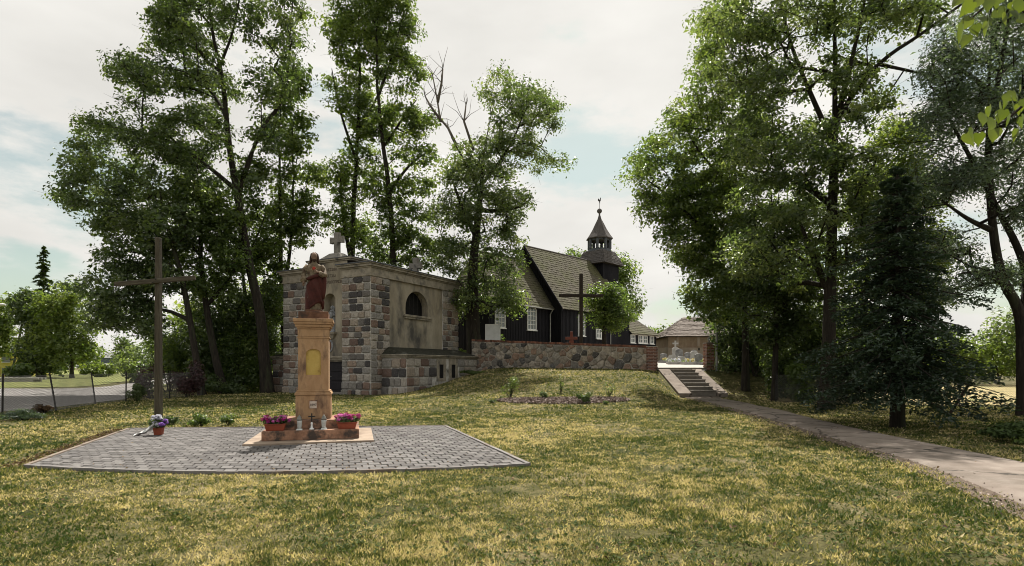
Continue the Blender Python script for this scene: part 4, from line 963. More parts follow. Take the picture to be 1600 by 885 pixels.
# low west annex with hipped end
EA, RA, X0, X1 = cz(5.15), cz(8.2), NL+.02, 16.3
ae = EA-.2
MB().box(X0, X1, -NW, NW, -.4, EA).build('annex_wall', M['black_wood'], ch)
bd = MB(); boards(bd, (X0,-NW), (X1,-NW), -.2, lambda u: EA-.01); o = bd.build('annex_boards', M['black_wood'], ch); o['kind'] = 'stuff'
MBs.add([(X0,-NW-ov,ae-.03),(X1+ov,-NW-ov,ae-.03),(13.4,-.6,RA-.03),(X0,-.6,RA-.03),(X1+ov,NW+ov,ae-.03),(X0,NW+ov,ae-.03)], [(0,1,2,3),(1,4,2),(4,5,3,2)])
shingles(rs, (X0,-NW-ov,ae), (X1+ov,-NW-ov,ae), (13.4,-.6,RA), (X0,-.6,RA), 16, .25); shingles(rs, (X1+ov,-NW-ov,ae), (X1+ov,NW+ov,ae), (13.4,-.6,RA), (13.4,-.6,RA), 14, .3)
MBs.build('roof_boarding', M['dark_wood'], ch)
o = rs.build('roof_shingles', M['shingle'], ch); o['kind'] = 'stuff'
mb = MB(); mb.tube([(-.35,0,RN+.02),(NL,0,RN+.02)], .07, 6); mb.tube([(-.02,0,RC+.02),(hipx,0,RC+.02)], .07, 6); mb.build('ridge_cap', M['shingle_dark'], ch)
for s_ in (-1, 1):
    mb = MB().add([(-.40,s_*(NW+ov+.05),e_z-.22),(-.34,s_*(NW+ov+.05),e_z-.22),(-.34,0,RN-.18),(-.40,0,RN-.18),(-.40,s_*(NW+ov+.05),e_z+.08),(-.34,s_*(NW+ov+.05),e_z+.08),(-.34,0,RN+.1),(-.40,0,RN+.1)],
        [(0,1,2,3),(4,7,6,5),(0,3,7,4),(1,5,6,2),(0,4,5,1)]); mb.build('barge_board', M['black_wood'], ch)
MB().box(X0, X1+.3, -NW-ov+.02, -NW-ov+.07, ae-.12, ae-.035).build('fascia', M['plaster_trim'], ch)
MB().tube([(-7.8,-CW2-ov-.07,ez-.0),(-.3,-CW2-ov-.07,ez-.03)], .06, 8).build('gutter', M['zinc'], ch)
MB().tube([(-.35,-CW2-ov-.07,ez-.05),(-.35,-CW2-.18,ez-.45),(-.35,-CW2-.18,-.2)], .055, 8).build('downpipe', M['zinc'], ch)
MB().tube([(NL-3.4,-NW-.10,EN-.1),(NL-3.4,-NW-.10,-.2)], .05, 8).build('downpipe', M['zinc'], ch)
def window(cx, y, z0, z1, w_, arched, nx_, nz_):
    wi = thing('window', None, None, (cx, y-.06, 0)); wi.parent = ch
    hw_ = w_/2; zs = z1 - (hw_*.55 if arched else 0)
    def arcpts(r, dz): return [(r*math.cos(a), zs + (hw_*.55 + dz)*math.sin(a)) for a in np.linspace(0, math.pi, 9)] if arched else [(r, z1+dz), (-r, z1+dz)]
    inn = [(-hw_+.09, z0+.09), (hw_-.09, z0+.09)] + arcpts(hw_-.09, -.09); out = [(-hw_, z0), (hw_, z0)] + arcpts(hw_, 0); n = len(inn)
    V = [(x,-.06,z) for x, z in out] + [(x,-.06,z) for x, z in inn] + [(x,.03,z) for x, z in out] + [(x,.02,z) for x, z in inn]
    f = [(i, (i+1)%n, n+(i+1)%n, n+i) for i in range(n)] + [(i, 2*n+i, 2*n+(i+1)%n, (i+1)%n) for i in range(n)] + [(n+i, n+(i+1)%n, 3*n+(i+1)%n, 3*n+i) for i in range(n)]
    MB().add(V, f).build('frame', M['white_paint'], wi)
    MB().prism(inn, 'y', .0, .02).build('pane', M['glass'], wi)
    mb = MB(); H = z1 - z0
    for k in range(1, nx_): x = -hw_+.09 + (w_-.18)*k/nx_; mb.box(x-.022, x+.022, -.04, -.001, z0+.09, z1-.09 - (0 if abs(x)<.1*w_ else (.06*arched)))
    for k in range(1, nz_): z = z0 + .09 + (H-.18)*k/nz_; mb.box(-hw_+.09, hw_-.09, -.045, -.002, z-.022, z+.022)
    mb.build('glazing_bars', M['white_paint'], wi)
    MB().box(-hw_-.06, hw_+.06, -.14, .0, z0-.07, z0-.001).build('sill', M['white_paint'], wi)
window(-2.7, -CW2, cz(4.70), cz(6.72), 1.15, True, 3, 5)
window(2.85, -NW, cz(4.40), cz(6.45), 1.0, True, 3, 5)
window(5.55, -NW, cz(4.25), cz(5.15), .85, False, 3, 2)
window(-6.5, -CW2, cz(4.70), cz(6.72), 1.15, True, 3, 5)
for x_ in (11.55, 13.05, 14.0, 15.35): window(x_, -NW, cz(4.05), cz(4.88), .85, False, 2, 2)
# tower
TX = 11.6; th_ = 1.40
MB().box(TX-th_, TX+th_, -th_, th_, EA, cz(12.35)).build('tower_wall', M['black_wood'], ch)
bd = MB()
for p, q_ in (((TX-th_,-th_),(TX+th_,-th_)), ((TX+th_,-th_),(TX+th_,th_)), ((TX-th_,th_),(TX-th_,-th_))): boards(bd, p, q_, cz(8.5), lambda u: cz(12.35)-.01)
o = bd.build('tower_boards', M['black_wood'], ch); o['kind'] = 'stuff'
tr = MB(); z0 = cz(12.25); prof = [(1.85, z0), (1.62, z0+.55), (1.36, z0+1.05), (1.16, z0+1.5)]
for (ra, za), (rb, zb_) in zip(prof[:-1], prof[1:]):
    for k in range(4):
        c4 = [(-1,-1),(1,-1),(1,1),(-1,1)]; (ax, ay), (bx_, by_) = c4[k], c4[(k+1)%4]
        shingles(tr, (TX+ax*ra, ay*ra, za), (TX+bx_*ra, by_*ra, za), (TX+bx_*rb, by_*rb, zb_), (TX+ax*rb, ay*rb, zb_), 3, .22, .03)
MB().frustum((TX-1.83,TX+1.83,-1.83,1.83), (TX-1.1,TX+1.1,-1.1,1.1), z0-.02, z0+1.45).build('tower_skirt_boarding', M['dark_wood'], ch)
o = tr.build('tower_skirt_roof', M['shingle_dark'], ch); o['kind'] = 'stuff'
zl = cz(13.70)
lan = MB().lathe([(1.26,zl-.1),(1.30,zl+.02),(1.22,zl+.08),(1.20,zl+.28)], 8, (TX,0), rot=R(22.5)).build('lantern_base', M['louvre'], ch)
lp = MB()
for k in range(8):
    a = R(22.5+45*k); a2 = R(22.5+45*(k+1)); x, y = TX+1.12*math.cos(a), 1.12*math.sin(a); x2, y2 = TX+1.12*math.cos(a2), 1.12*math.sin(a2)
    lp.tube([(x,y,zl+.28),(x,y,zl+1.32)], .15, 6)
    for s_, e in ((.0,.30),(1.0,.70)):                                       # arched heads between the posts
        A, B = np.array((x,y)), np.array((x2,y2)); p0, p1 = A+(B-A)*s_, A+(B-A)*e
        lp.add([(*p0,zl+.85),(*p0,zl+1.32),(*p1,zl+1.32),(*(p0+(p1-p0)*.6),zl+1.08)], [(0,1,2,3)])
    lp.add([(x,y,zl+1.15),(x2,y2,zl+1.15),(x2,y2,zl+1.34),(x,y,zl+1.34)], [(0,1,2,3)])
lp.build('lantern_posts', M['louvre'], ch)
zs_ = zl+1.33
MB().lathe([(1.10,zs_-.02),(1.42,zs_+.01),(1.42,zs_+.08),(1.12,zs_+.50),(.78,zs_+1.05),(.46,zs_+1.70),(.22,zs_+2.15),(.10,zs_+2.55),(.07,zs_+2.85)], 8, (TX,0), rot=R(22.5)).build('spire', M['shingle_dark'], ch)
MB().ball((TX,0,zs_+3.02), .27, 12, 8).build('spire_ball', M['shingle_dark'], ch, True)
MB().tube([(TX,0,zs_+3.2),(TX,0,zs_+4.05)], .022, 5).build('vane_rod', M['iron'], ch)
vn = [(-.42,.05),(-.30,.22),(-.16,.14),(.10,.12),(.22,.34),(.30,.42),(.40,.36),(.34,.28),(.30,.05),(.12,-.10),(.16,-.26),(.08,-.26),(.03,-.12),(-.15,-.06),(-.32,-.10)]
mb = MB().prism([(TX+.68*x, z*.95+zs_+4.1) for x, z in vn], 'y', -.015, .015); mb.build('weathercock', M['iron'], ch)

# ------------------------------------------------------------------ churchyard crosses, notice board, barn, graves
hc = thing('mission_cross', 'tall dark timber cross behind the field stone wall', 'cross', (*U(908,530,40)[:2], g(4.8,40)), R(-10))
MB().box(-.125,.125,-.125,.125,-.3,6.45).build('post', M['dark_wood'], hc, bevel=.02)
bm2 = MB().box(-1.52,1.52,-.22,-.126,-.115,.115).build('beam', M['dark_wood'], hc, bevel=.02); bm2.location = (0,0,4.93); bm2.rotation_euler = (0,R(1.5),0)
rc_ = thing('red_cross', 'small red painted cross showing above the wall top', 'cross', (*U(893,530,38)[:2], g(3.9,38)), R(-12))
MB().box(-.09,.09,-.06,.06,-.2,2.40).build('post', M['red_paint'], rc_, bevel=.01); MB().box(-.40,.40,-.09,-.061,1.86,2.04).build('crossbar', M['red_paint'], rc_, bevel=.01); MB().box(-.16,.16,-.10,-.091,1.66,1.80).build('name_plate', M['red_paint'], rc_)
nb_ = thing('notice_board', 'white framed notice board behind the left end of the wall', 'notice board', (*U(770,530,41)[:2], g(-1.4,41)), R(-8))
MB().box(-.5,.5,-.03,.03,1.75,3.05).build('panel', M['notice'], nb_, bevel=.01)
mb = MB()
for x0, x1, z0, z1 in ((-.54,.54,3.051,3.11),(-.54,.54,1.69,1.749),(-.54,-.501,1.749,3.051),(.501,.54,1.749,3.051)): mb.box(x0,x1,-.05,.05,z0,z1)
mb.build('frame', M['white_paint'], nb_)
for s_ in (-1,1): MB().box(s_*.42-.04, s_*.42+.04, .031,.10,-.2,3.0).build('post', M['white_paint'], nb_)

bn = thing('barn', 'long plastered barn with hipped tile roof behind the graves', 'barn', (16.8, 62, 2.15), R(-3))
MB().box(0, 16, 0, 8, -.5, 1.62).build('lower_wall', M['barn_plaster'], bn); MB().box(.03, 15.97, .03, 7.97, 1.621, 2.95).build('upper_wall', M['barn_brick'], bn)
mb = MB().box(-.04, 16.04, -.04, .03, 1.56, 1.72); mb.build('wall_band', M['barn_brick'], bn)
for k in range(7): MB().box(.9+2.2*k, 1.15+2.2*k, -.05, .03, 1.73, 2.94).build('brick_pier', M['barn_plaster'], bn)
for k in range(4): MB().box(3.2+2.6*k, 3.35+2.6*k, -.012, .0, 1.25, 1.5).build('vent_slot', M['dark_hole'], bn)
tl = MB(); ev = [(-.4,-.4,2.75),(16.4,-.4,2.75),(16.4,8.4,2.75),(-.4,8.4,2.75)]; r1_, r2_ = (2.6,4,5.15),(13.4,4,5.15)
MB().add([(p[0],p[1],p[2]-.03) for p in ev] + [(*r1_[:2],5.12),(*r2_[:2],5.12)], [(0,1,5,4),(1,2,5),(2,3,4,5),(3,0,4),(3,2,1,0)]).build('roof_boarding', M['dark_wood'], bn)
shingles(tl, ev[0], ev[1], r2_, r1_, 15, .32, .06, .03); shingles(tl, ev[3], ev[0], r1_, r1_, 15, .32, .06, .03)
o = tl.build('roof_tiles', M['barn_tile'], bn); o['kind'] = 'stuff'

gr = [(1042,52,.9,0),(1052,47,.8,1),(1063,50,1.3,0),(1071,46,.7,1),(1080,51,1.0,0),(1090,48,1.1,1),(1099,45,.9,0),(1058,55,1.5,1),(1086,55,1.2,0)]
gl = ['low dark grave with pale candles at the left of the yard','small pale grave with yellow flowers behind the gate','tall dark headstone against the barn wall','low pale grave slab with flowers in mid yard','dark headstone grave left of the white flower heap','pale grave heaped with white flowers near the pillar','low dark grave just left of the urn pillar','tall pale cross stone in front of the barn','dark headstone standing behind the white flower heap']
for k, (px, yy, hh, kind_) in enumerate(gr):
    x = (px-800)/F*yy; t_ = thing('grave', gl[k], 'grave', (x, yy, g(x, yy)+.03), R(random.uniform(-12,12)), 'graves in front of the barn')
    mt = M['grave_pale'] if kind_ else M['grave_stone']
    MB().box(-.5,.5,-1.0,1.0,0,.22).build('grave_slab', mt, t_, bevel=.02)
    hs_ = MB().prism([(-.30,.2205),(.30,.2205),(.32,hh*.86),(.2,hh*.97),(.0,hh),(-.2,hh*.97),(-.32,hh*.86)], 'y', .75, .9).build('headstone', mt, t_, bevel=.015)
    if k == 7: MB().box(-.08,.08,.78,.87,hh-.001,hh+.6).box(-.28,.28,.775,.865,hh+.25,hh+.40).build('stone_cross', mt, hs_)
    ps = [clump((random.uniform(-.4,.4), random.uniform(-.9,.3), .35), (.2,.2,.16), 40, .12, 900+k*9+i) for i in range(3)]
    obj('flowers', fast_mesh('flowers', *join_np(ps)), M[('yellow_petal','white_petal','yellow_petal')[k % 3] if k != 5 else 'white_petal'], t_)
    obj('flower_leaves', fast_mesh('flower_leaves', *clump((0,-.3,.28), (.45,.7,.14), 140, .12, 950+k)), M['leaf_mid'], t_)
    for i in range(3): MB().lathe([(.06,.2205),(.07,.36),(.05,.40),(.02,.44)], 8, (random.uniform(-.1,.1)+.3*(i-1), -.85)).build('grave_candle', M['lantern_glass'], t_)

# ------------------------------------------------------------------ fences
def mesh_fence(name, label, pts, H, posts, lean, mesh_step, group=None):
    """pts world (x,y); posts: lean angles"""
    t_ = thing(name, label, 'fence', (pts[0][0], pts[0][1], 0)); o_ = np.array((pts[0][0], pts[0][1], 0))
    for (x, y), ln in zip(pts, lean):
        z = g(x, y); p = MB().tube([np.array((x,y,z-.2))-o_, np.array((x+ln, y, z+H+.08))-o_], .028, 7).build('post', M['iron'], t_)
    wires = MB(); th = .0048
    for (p, lp_), (q_, lq) in zip(zip(pts[:-1], lean[:-1]), zip(pts[1:], lean[1:])):
        P0 = np.array((p[0], p[1], g(*p)+.04)); P1 = np.array((p[0]+lp_, p[1], g(*p)+H)); Q0 = np.array((q_[0], q_[1], g(*q_)+.04)); Q1 = np.array((q_[0]+lq, q_[1], g(*q_)+H))
        L = np.linalg.norm(Q0-P0); n = int((L+H)/mesh_step)
        def at(u, v): a = P0+(Q0-P0)*u; b_ = P1+(Q1-P1)*u; return a+(b_-a)*v - o_
        for s_ in (0, 1):
            for k in range(n+1):
                u0 = k*mesh_step - H; u1 = k*mesh_step                     # diagonal from (u0,0) to (u1,1)
                v0, v1 = 0.0, 1.0
                if u0 < 0: v0 = -u0/H; u0_ = 0
                else: u0_ = u0
                if u1 > L: v1 = 1-(u1-L)/H; u1_ = L
                else: u1_ = u1
                if v1 <= v0: continue
                a, b_ = (u0_/L, v0), (u1_/L, v1)
                if s_: a, b_ = (1-a[0], a[1]), (1-b_[0], b_[1])
                wires.tube([at(*a), at(*b_)], th, 3)
        for v in (0.02, .5, .985): wires.tube([at(0,v), at(.5,v)-np.array((0,0,.02)), at(1,v)], .004, 3)
    o = wires.build('wire_mesh', M['wire'], t_); o['kind'] = 'stuff'
    return t_
fp = [(-19.5,14.2),(-17.6,16.0),(-15.75,17.8),(-16.5,20.9),(-17.9,24.8),(-17.9,26.7),(-17.6,29.6),(-17.2,32.0)]
mesh_fence('chain_link_fence', 'sagging chain link fence on dark posts along the gravel road', fp, 1.32, None, [0,.05,.02,-.28,-.22,.02,.03,.02], .075)
fr_ = [(11.9,26.0),(14.9,24.0),(18.0,23.2),(22,22.0),(27,20.5)]
mesh_fence('garden_fence', 'thin wire fence behind the spruce at the edge of the yellow field', fr_, 1.25, None, [.03,-.04,.06,.03,.0], .09)
fb = MB().tube([(0,0,-.1),(.52,-.35,1.15)], .045, 6).build('fence_strut', M['dark_wood']); fb.location = (*U(1478,650,18.6)[:2], 0); tag(fb, 'leaning wooden strut propped under the spruce branches', 'strut')

# ------------------------------------------------------------------ far left: lamps, pole, building
def lamp(label, px, Y_, top, arm):
    x = (px-800)/F*Y_; t_ = thing('street_lamp', label, 'street lamp', (x, Y_, 0), 0, 'street lamps by the gravel road')
    MB().lathe([(.17,-.3),(.15,2),(.10,top)], 8).build('lamp_post', M['lamp_concrete'], t_)
    MB().tube([(0,0,top-.3),(arm*.5,0,top+.45),(arm,0,top+.7)], .06, 6).build('lamp_arm', M['lamp_head'], t_)
    s_ = 1 if arm > 0 else -1
    MB().ball((arm+s_*.45,0,top+.68), .5, 10, 7, (1.25,.8,.42)).build('lamp_head', M['lamp_head'], t_, True)
lamp('pale concrete street lamp beside the leaning timber pole', 46, 86, 9.2, 1.9)
lamp('street lamp whose head shows at the left picture edge', -28, 80, 9.6, 2.2)
up = thing('utility_pole', 'leaning two legged timber utility pole by the far road', 'utility pole', ((30-800)/F*88, 88, 0))
MB().tube([(-1.3,0,-.2),(.9,0,10.4)], [.17,.12], 8).build('pole_leg', M['old_wood'], up); MB().tube([(1.25,0,-.2),(.95,0,10.5)], [.16,.12], 8).build('pole_leg', M['old_wood'], up); MB().box(.1,1.8,-.08,.08,9.3,9.45).build('crossarm', M['old_wood'], up)
yb = thing('yellow_building', 'small flat roofed yellow building at the left picture edge', 'building', ((-24-800)/F*95, 95, 0))
MB().box(0,4.6,0,8,-.3,3.9).build('wall', M['yellow_wall'], yb); MB().box(-.2,4.85,-.25,8.2,3.901,4.15).build('roof', M['roof_grey'], yb)
for x0, z0 in ((1.2,.6),(2.9,2.4),(2.9,.4)):
    w_ = MB().box(x0,x0+1.35,-.06,.0,z0,z0+1.05).build('window', M['glass'], yb); MB().box(x0-.08,x0+1.43,-.10,-.061,z0-.08,z0-.001).build('sill', M['white_paint'], w_)
for k, (px, w_, hh, lab) in enumerate(((150, 15, 5.0, 'long dark blue shed far beyond the end of the road'), (188, 12, 4.2, 'lower blue grey shed beside the young birch in the distance'))):
    x = (px-800)/F*210; t_ = thing('distant_shed', lab, 'shed', (x, 210, 0), 0, 'sheds beyond the road')
    MB().box(0,w_,0,10,-.3,hh).build('wall', M['far_shed'], t_); MB().prism([(-.3,hh+.001),(10.3,hh+.001),(5,hh+2.2)], 'x', -.3, w_+.3).build('roof', M['roof_grey'], t_)
    MB().box(3,5,-.1,-.001,0,3).build('door', M['white_paint'], t_)
sb_ = thing('timber_stack', 'low stack of pale timbers beside the gravel road', 'timber stack', ((25-800)/F*62, 62, 0), R(10))
for k in range(6): MB().box(-2.2+.2*(k%3), 1.9+.15*k, -.5+.35*(k%3), -.2+.35*(k%3), .25*(k//3), .24+.25*(k//3)).build('timber', M['lamp_concrete'], sb_, bevel=.01)

# ------------------------------------------------------------------ trees
def tree(name, label, Yd, stems, blobs, n_clumps, per, leaf, mat, r_base, seed, depth=None, sig=.55, group=None, bark='bark', base=None, twig=.010, aspect=.55, flat=.65, dead=(), dens=.72):
    """stems: polylines of photo positions (first one starts at the foot), blobs: crown masses (x, y, rx, ry); everything gets its own depth round Yd"""
    r = np.random.default_rng(seed); rp = random.Random(seed)
    sc = Yd/F
    x0, y0_ = (stems[0][0][0]-800)*sc, Yd; z0 = g(x0, y0_) if base is None else base
    org = np.array((x0, y0_, z0)); t_ = thing(name, label, 'tree', org, 0, group)
    bl = np.array([b[:4] for b in blobs], float)
    if depth is None: depth = .38*(bl[:,0].max()+bl[:,2].max()-bl[:,0].min()-bl[:,2].min())*.5*sc + .6
    nodes, par, rad_fix = [], [], []
    def add_node(p, pa, rf=None): nodes.append(np.array(p, float)); par.append(pa); rad_fix.append(rf); return len(nodes)-1
    # stems
    stem_ids = []
    for si, st_ in enumerate(stems):
        pts = [np.array(((px-800)/F*Yd, Yd, EYE-(py-HZ)/F*Yd)) for px, py in st_]
        if si == 0: pts[0] = np.array((pts[0][0], Yd, z0-.15)) if base is None else pts[0]
        else:
            off = np.array((0, depth*rp.uniform(-.45,.45), 0))
            pts = [p + off*(k/(len(pts)-1)) * (1 + (p[1]*0)) for k, p in enumerate(pts)]
        for _ in range(2):                                                         # round the bends
            if len(pts) > 2: pts = [pts[0]] + [q for a, b_ in zip(pts[:-1], pts[1:]) for q in (a*.75+b_*.25, a*.25+b_*.75)] + [pts[-1]]
        pl = [pts[0]]
        for a, b_ in zip(pts[:-1], pts[1:]):
            n = max(1, int(np.linalg.norm(b_-a)/.55))
            for k in range(1, n+1): pl.append(a+(b_-a)*k/n + (r.normal(0,.035,3) if k < n else 0))
        L = len(pl); rb = r_base if si == 0 else None
        if si == 0: pa = -1; first = 0; r0 = r_base
        else:
            d = np.linalg.norm(np.array(nodes) - pl[0], axis=1); pa = int(np.argmin(d)); first = 1; r0 = min(.72*(rad_fix[pa] or r_base), .62*r_base)
        for k in range(first, L):
            f_ = k/(L-1); rr = r0*(1-f_)**1.05 + .025
            if si == 0 and k < 3: rr *= 1 + .28*(3-k)/3
            pa = add_node(pl[k], pa, rr); stem_ids.append(pa)
    ns = len(nodes)
    # clump centres
    w_ = bl[:,2]*bl[:,3]; w_ = w_/w_.sum(); pick = r.choice(len(bl), n_clumps, p=w_)
    a = r.uniform(0, 2*np.pi, n_clumps); q_ = np.sqrt(r.uniform(.02, 1, n_clumps)); b_ = bl[pick]
    px = b_[:,0] + b_[:,2]*q_*np.cos(a)*.92; py = b_[:,1] + b_[:,3]*q_*np.sin(a)*.92
    dd = depth*np.sqrt(np.clip(1-.8*q_**2, 0, 1))*r.uniform(-1, 1, n_clumps); Yc = Yd + dd
    C = np.stack([(px-800)/F*Yc, Yc, EYE-(py-HZ)/F*Yc], -1)
    C[:,2] = np.maximum(C[:,2], gz(C[:,0], C[:,1]) + .25)
    sid = np.array(stem_ids); S0 = np.array(nodes)[sid]
    order = np.argsort(np.min(np.linalg.norm(C[:,None,:]-S0[None], axis=2), axis=1))
    NA = np.zeros((ns + n_clumps*14, 3)); NA[:ns] = np.array(nodes); cnt = ns; leafn = np.zeros(len(NA)); ends = []
    for ci in order:
        c = C[ci]; d = c - NA[:cnt]; dist = np.linalg.norm(d, axis=1)
        cost = dist + .9*np.maximum(0, -d[:,2]) + .25*np.maximum(0, d[:,2]-dist*.8)
        pa = int(np.argmin(cost)); L = dist[pa]; n = min(12, max(1, int(L/.6))); A = NA[pa].copy()
        sag = np.array((0,0,1.0))*L*.12 + r.normal(0,.06,3)*L
        for k in range(1, n+1):
            f_ = k/n; p = A + (c-A)*f_ + sag*math.sin(math.pi*f_)*.8
            nodes.append(p); par.append(pa); rad_fix.append(None); NA[cnt] = p; pa = cnt; cnt += 1
        ends.append((pa, ci))
    N = cnt; wgt = np.zeros(N)
    for e, _ in ends: wgt[e] += 1
    for k in range(N-1, ns-1, -1): wgt[par[k]] += wgt[k] if par[k] >= ns else 0
    rad = np.array([rad_fix[k] if rad_fix[k] is not None else twig*1.6*max(1, wgt[k])**.55 for k in range(N)])
    for k in range(ns, N): rad[k] = min(rad[k], .8*rad[par[k]])
    # tubes along chains
    kids = [[] for _ in range(N)]
    for k in range(N):
        if par[k] >= 0: kids[par[k]].append(k)
    mb = MB(); stack = [(0, -1)]
    while stack:
        k, pv = stack.pop(); ch_ = [k]; 
        cur = k
        while kids[cur]:
            nxt = max(kids[cur], key=lambda q: rad[q])
            for o_ in kids[cur]:
                if o_ != nxt: stack.append((o_, cur))
            ch_.append(nxt); cur = nxt
        idx = ([pv] if pv >= 0 else []) + ch_
        if len(idx) < 2: continue
        P = [nodes[i]-org for i in idx]; Rr = [rad[i] for i in idx]
        if pv >= 0: Rr[0] = Rr[1]
        mb.tube(P, Rr, 9 if Rr[0] > .12 else (6 if Rr[0] > .05 else 4))
    for e, ci in ends:                                                            # fine twigs at every clump
        for _ in range(3):
            d_ = r.normal(0,1,3)*np.array((1,1,.5)); q0 = nodes[e]-org; mb.tube([q0, q0+d_*sig*.6+r.normal(0,.05,3), q0+d_*sig*1.25], [twig*1.1, twig*.8, twig*.35], 3)
    mb.build('trunk', M[bark], t_, smooth=True)
    # leaves
    per = int(per*dens); nl = n_clumps*per; cl = np.repeat(np.arange(n_clumps), per); sg = sig*r.uniform(.6,1.35,n_clumps)[cl][:,None]
    off = r.normal(0, 1, (nl,3)); off[:,2] *= flat
    ln_ = np.linalg.norm(off, axis=1, keepdims=True); off = off/np.maximum(ln_, .3)*np.minimum(ln_, 1.9)
    P = C[cl] + off*sg - org; P[:,2] -= .10*np.abs(off[:,0])*sg[:,0]
    nr_ = off*.5 + np.array((0,0,.75)) + r.normal(0,.55,(nl,3))
    tone = np.clip(.48 + r.normal(0,.17,n_clumps)[cl], 0, 1)
    v, f_, tn = leaves(P, nr_, leaf*np.clip(r.lognormal(-.12,.32,nl),.4,1.7)*r.uniform(.8,1.15,n_clumps)[cl], aspect, .25, tone, seed+5)
    obj('crown', fast_mesh('crown', v, f_, tn), M[mat], t_)
    for pts in dead:                                                              # bare limbs with twigs
        mbd = MB(); P = [np.array(U(*p, Yd + .3))-org for p in pts]; n = len(P); mbd.tube(P, [.085*(1-k/n)+.022 for k in range(n)], 7)
        for k in range(1, n):
            for _ in range(4):
                d_ = r.normal(0,.5,3)+np.array((0,0,.5)); q0 = P[k]; q1 = q0+d_*.55; q2 = q1+(d_+r.normal(0,.4,3))*.5; mbd.tube([q0,q1,q2], [.028,.018,.008], 5)
        mbd.build('dead_limb', M['bark_dead'], t_, smooth=True)
    return t_

GL = 'tall trees behind the chapel'
tree('oak_tree', 'largest spreading tree left of the chapel with long low limbs', 36,
     [[(418,606),(408,490),(390,420),(375,330),(357,226),(348,117),(332,60),(320,-60)], [(383,395),(340,345),(290,325),(240,342),(170,322)], [(372,300),(330,262),(270,222),(190,212)], [(371,310),(398,199),(434,145),(436,68),(438,-60)], [(352,180),(320,130),(270,100),(225,125)], [(358,226),(300,190),(220,180)], [(345,100),(362,40),(370,-50)]],
     [(310,20,72,62),(275,105,75,48),(215,120,42,38),(330,150,50,50),(205,195,70,42),(140,220,38,38),(160,290,72,42),(105,300,28,32),(120,260,30,30),(255,270,70,55),(230,350,75,34),(432,30,55,62),(425,120,45,45),(330,-50,95,45),(440,-60,80,45),(360,275,45,35),(300,215,60,45),(420,210,35,35),(270,40,38,40),(190,100,22,22)],
     690, 120, .225, 'leaf_dark', .36, 101, depth=5.2, group=GL, sig=.40, flat=.5)
tree('oak_tree', 'slender leaning tree just right of the timber cross post', 33.5, [[(316,606),(300,520),(284,430),(270,385),(256,335),(250,300)], [(284,430),(250,400),(200,395)], [(296,500),(250,480),(200,490)]],
     [(205,400,52,30),(195,480,48,26),(165,500,30,18),(225,510,34,18),(140,450,30,20),(250,440,40,30),(160,470,24,22),(260,350,48,36),(215,430,45,25),(180,350,40,28)], 230, 115, .22, 'leaf_dark', .20, 102, group=GL, sig=.42, flat=.5)
tree('oak_tree', 'straight dark trunked tree between the timber cross and the monument', 35, [[(352,606),(336,560),(322,480),(312,400),(315,340),(308,270)], [(322,480),(360,430),(370,395)], [(312,400),(290,370),(280,350)]],
     [(310,320,48,44),(285,395,38,30),(352,400,38,34),(340,350,40,36),(330,440,38,24)], 160, 115, .23, 'leaf_mid', .26, 103, group=GL, sig=.42, flat=.5)
tree('oak_tree', 'slim straight tree between the big oak and the chapel', 40, [[(396,606),(388,500),(378,420),(372,340),(380,260)], [(378,420),(400,370),(412,330)]],
     [(385,330,34,36),(405,380,30,32),(365,400,30,30),(395,270,30,30)], 90, 110, .24, 'leaf_mid', .17, 110, group=GL, sig=.42, flat=.5)
tree('maple_tree', 'thin double stemmed tree directly behind the painted statue', 42, [[(446,606),(442,500),(438,397),(436,203),(440,110)], [(440,470),(455,380),(456,271),(452,180)]],
     [(448,205,42,42),(462,285,38,44),(440,345,40,36),(420,410,36,36),(470,350,30,34),(425,470,30,30),(455,130,30,30)], 230, 105, .25, 'leaf_mid', .2, 104, group=GL, sig=.42, flat=.5)
tree('oak_tree', 'tall tree behind the chapel cross with crown above the frame', 45, [[(549,590),(549,398),(558,226),(563,120),(560,-30)], [(549,410),(535,343),(528,253),(505,290)], [(556,250),(530,170),(520,110)], [(560,200),(590,150),(600,100)]],
     [(568,60,58,55),(545,140,38,42),(585,190,45,45),(560,260,42,48),(525,290,26,38),(545,340,42,32),(590,-20,60,40),(530,30,28,40),(575,370,38,24),(500,275,14,20)], 340, 105, .26, 'leaf_mid', .31, 105, group=GL, sig=.42, flat=.5)
tree('oak_tree', 'tall tree right of the chapel cross with pale lower trunk', 43, [[(619,590),(615,388),(608,289),(596,212),(588,113),(590,-40)], [(608,300),(640,255),(668,235)], [(600,230),(630,180),(650,150)], [(592,150),(615,90),(630,40)]],
     [(605,40,48,55),(628,115,38,40),(622,195,48,32),(645,240,38,22),(660,180,20,20),(600,300,40,34),(632,345,42,34),(655,395,36,26),(600,390,40,26),(600,-40,50,40),(650,290,30,16)], 310, 105, .25, 'leaf_mid', .30, 106, group=GL, sig=.42, flat=.5)
